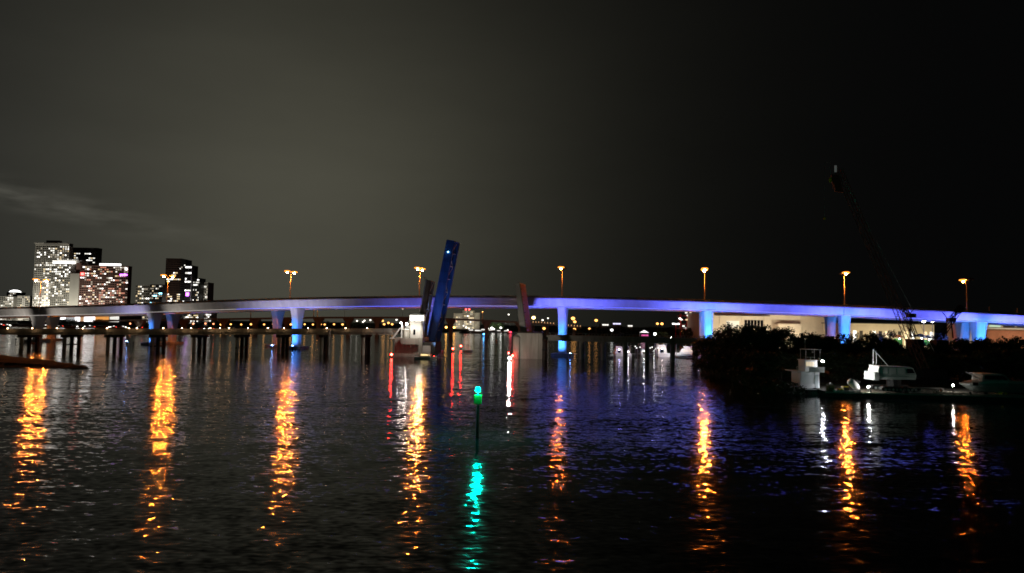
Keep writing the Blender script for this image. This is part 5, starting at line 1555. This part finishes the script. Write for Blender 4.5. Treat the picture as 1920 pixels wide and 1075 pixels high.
# dark lattice-boom crane rising above the trees
Dk = 156
bc = thing('lattice_crane', 'dark crane whose long lattice boom leans left into the night sky', 'crane', G(1741, Dk, 1.1))
bl = lambda px, row: P(px, row, Dk) - Vector(bc.location)
part('carbody', MB().side([(-3, 0), (3, 0), (3.2, .5), (2.8, 1.1), (-2.8, 1.1), (-3.2, .5)], -2, 2), M_black, bc)
part('house', MB().box(-2, 3.4, -1.4, 1.4, 1.2, 3.4), M_black, bc)
bm_ = part('boom', MB().lattice(bl(1733, 697), bl(1572, 318), 1.6, 30, .10, w1=1.2), surf('brown_boom_paint', (.16, .06, .04), .7), bc)
hd = part('boom_head', MB().side([(bl(1572, 320).x - .8, bl(0, 320).z - 1.6), (bl(1572, 320).x + .9, bl(0, 320).z - 1.8), (bl(1566, 304).x + .7, bl(0, 303).z), (bl(1561, 304).x - .3, bl(0, 302).z), (bl(1560, 308).x - .2, bl(0, 309).z)], -.35, .35), surf('brown_boom_paint', (.16, .06, .04), .7), bc)
part('lit_tip_plate', MB().cbox(bl(1564, 318) + Vector((0, -.7, 0)), (.45, .2, 1.5)), emit('boom_lit_tip', (.9, 1, .95), .05, body=(.3, .3, .3)), bc)  # faintly glowing plate for the lit look of the boom tip
part('hook_block', MB().ball(bl(1557, 338), (.4, .3, .7), 6, 5), M_yel, bc)
part('hoist_rope', MB().tube([bl(1557, 306), bl(1557, 336)], .04, 4).tube([bl(1546, 304), bl(1546, 408)], .03, 4).tube([bl(1546, 304), bl(1558, 304)], .05, 4), M_galv, bc)
part('headache_ball', MB().ball(bl(1546, 410), .35, 6, 5), M_yel, bc)
part('pendant', MB().tube([bl(1752, 660), bl(1568, 310)], .05, 4), M_galv, bc)
# black lattice derricks against the blue girder
for a, b, box_, lab in (((1762, 634), (1803, 574), (1783, 600), 'black lattice derrick with a box cab against the blue girder near the right edge'), ((1716, 632), (1694, 574), (1708, 592), 'smaller black lattice derrick against the blue girder left of the other')):
    D = 176
    t = thing('derrick', lab, 'derrick', G(a[0], D, 1.1), group='black derricks in front of the girder')
    L = lambda px, row: P(px, row, D) - Vector(t.location)
    part('base', MB().box(-1.5, 1.5, -1.5, 1.5, -.3, zrow(a[1] + 4, D, a[0]) - 1.1), M_black, t)
    part('mast', MB().lattice(L(*a), L(*b), 1.0, 10, .11), M_black, t)
    part('cab', MB().cbox(L(*box_), (1.7, 1.5, .95)), M_black, t)
    part('jib', MB().lattice(L(box_[0] - 2, box_[1] - 3), L(box_[0] + (22 if a[0] > 1740 else -20), box_[1] - (26 if a[0] > 1740 else 14)), .6, 7, .07), M_black, t)
    part('strut', MB().tube([L(box_[0] - 4, box_[1]), L(box_[0] - (16 if a[0] > 1740 else -6), box_[1] - 14)], .12, 5).tube([L(a[0] + (25 if a[0] > 1740 else -10), a[1]), L(*box_)], .16, 5), M_black, t)
# large grey yacht on the hard at the right edge
yD = 133.6
yy = thing('motor_yacht', 'large grey motor yacht stored on the barge at the right edge', 'yacht', onb(1868, yD), 0)
ux = lambda p: (p - 1868) / FPX * yD
uz = lambda r: zrow(r, yD, 1868) - 1.14
sec = []
for i in range(14):
    k = i / 13
    px = 1808 + k * 150
    top = float(np.interp(px, [1808, 1822, 1850, 1880, 1958], [720, 716.5, 713, 713, 716]))
    bot = float(np.interp(px, [1808, 1815, 1825, 1850, 1958], [724, 731, 735, 737, 739]))
    b = float(np.interp(k, [0, .06, .2, .45, 1], [1.5, 1.75, 1.95, 2.0, .3]))
    zt, zb = uz(top), uz(bot)
    x = ux(px)
    sec.append([(x, -b, zt), (x, -b * 1.02, zt * .55 + zb * .45), (x, -b * .55, zb * .85 + zt * .15), (x, 0, zb), (x, b * .55, zb * .85 + zt * .15), (x, b * 1.02, zt * .55 + zb * .45), (x, b, zt), (x, 0, zt + .05)])
hl = MB().rings(sec)
part('hull', hl, M_gray, yy)
part('sheer_band', MB().rings([[(q[0][0], q[0][1] - .06, q[0][2] + .06), (q[0][0], q[1][1] - .06, q[0][2] * .6 + q[1][2] * .4), (q[0][0], q[1][1] + .05, q[0][2] * .6 + q[1][2] * .4), (q[0][0], q[0][1] + .05, q[0][2] + .06)] for q in sec]), M_white, yy)
part('cabin', MB().side([(ux(1832), uz(714)), (ux(1886), uz(713.5)), (ux(1874), uz(702)), (ux(1834), uz(702))], -1.5, 1.5), M_gray, yy)
part('cabin_window', MB().side([(ux(1837), uz(711)), (ux(1880), uz(711)), (ux(1871), uz(704)), (ux(1837), uz(704))], -1.56, -1.503), M_glass, yy)
part('hardtop', MB().side([(ux(1828), uz(701.6)), (ux(1870), uz(701.6)), (ux(1866), uz(700.4)), (ux(1830), uz(700.4))], -1.7, 1.7), M_white, yy)
part('stern_recess', MB().box(ux(1812), ux(1821), -2.06, -1.9, uz(722.5), uz(716.5)), M_black, yy)
part('stern_arch', MB().tube([(ux(1805), -1.2, uz(698)), (ux(1815), -1.2, uz(703)), (ux(1830), -1.2, uz(711))], .12, 5), M_gray, yy)
for px in (1838, 1874, 1905):
    part('cradle_stand', MB().box(ux(px) - .35, ux(px) + .35, -1.6, 1.6, 0, uz(735)), M_yel if px == 1874 else M_dark, yy)

# ---------------------------------------------------------------- traffic on the near-shore road under the left end of the bridge
M_car = [surf('car_silver', (.45, .46, .48), .35, .3, .05, 1), surf('car_dark', (.03, .03, .035), .3, .2, .05, 1), surf('car_white', (.75, .75, .74), .35, 0, .05, 1), surf('car_red', (.4, .03, .03), .35, 0, .05, 1)]
E_head = emit('headlight', (1, .96, .86), 14)
E_tail = emit('tail_light', (1, .05, .03), 8)
rd = struct('shore_road', MB().box(G(-80, 640).x, G(452, 640).x, 632, 648, 2.4, 3.0), M_asph)
for px in range(-60, 452, 64):
    x = G(px, 640).x
    part('road_pier', MB().box(x - 1.2, x + 1.2, 634, 646, -2, 2.397), M_conc_d, rd)
part('guard_rail', MB().box(G(-80, 640).x, G(452, 640).x, 632.2, 632.5, 3.003, 3.6), M_conc_d, rd)
car_specs = [(2, 0, 'white car at the far left on the road behind the low bridge'), (14, 2, 'second car from the left edge on the road behind the low bridge'), (76, 1, 'dark car with bright headlights between the left bridge piers'), (86, 2, 'white car right behind it between the left bridge piers'), (113, 1, 'dark car below the leftmost glowing screen'), (140, 0, 'silver car below the middle glowing screen'), (168, 2, 'white bus-length car below the brightest glowing screen'), (200, 3, 'red-lit car below the orange screen'), (213, 1, 'dark car right of the orange screen'), (231, 0, 'silver car at the left end of the bright queue of cars'), (262, 1, 'dark car at the right end of the bright queue of cars'), (378, 3, 'red car right of the flared grey pier on the road'), (396, 0, 'silver car at the right end of the road traffic')]
for i, (px, ci, lab) in enumerate(car_specs):
    y = 636 if i % 2 else 643
    sgn = 1 if i % 2 else -1
    t = thing('car', lab, 'car', G(px, y, 3.003), 0 if sgn > 0 else math.pi, 'cars on the road behind the low bridge')
    L = 4.6 if i != 6 else 9.0
    part('body', MB().side([(-L / 2, .3), (L / 2, .3), (L / 2 + .05, .75), (L * .28, .95), (L * .12, 1.45), (-L * .28, 1.48), (-L * .42, 1.0), (-L / 2, .95)], -.9, .9), M_car[ci], t)
    part('side_window', MB().side([(L * .23, .98), (L * .11, 1.38), (-L * .27, 1.4), (-L * .37, 1.02)], -.93, .93), M_glass, t)
    for x in (-L * .32, L * .32):
        for y2 in (-.85, .85):
            part('wheel', MB().tube([(x, y2 - .1, .33), (x, y2 + .1, .33)], .33, 8), M_black, t)
    for y2 in (-.6, .6):
        part('headlight', MB().ball((L / 2 + .05, y2, .68), (.30, .34, .30), 6, 4), E_head, t)
        part('tail_light', MB().ball((-L / 2 - .03, y2, .8), (.16, .26, .2), 6, 4), E_tail, t)
    # glowing box added on the roof to stand for glare
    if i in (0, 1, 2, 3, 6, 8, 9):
        part('glare_box', MB().cbox((0, -.3, 1.6), (1.2, .4, .3)), E_win_b, t)
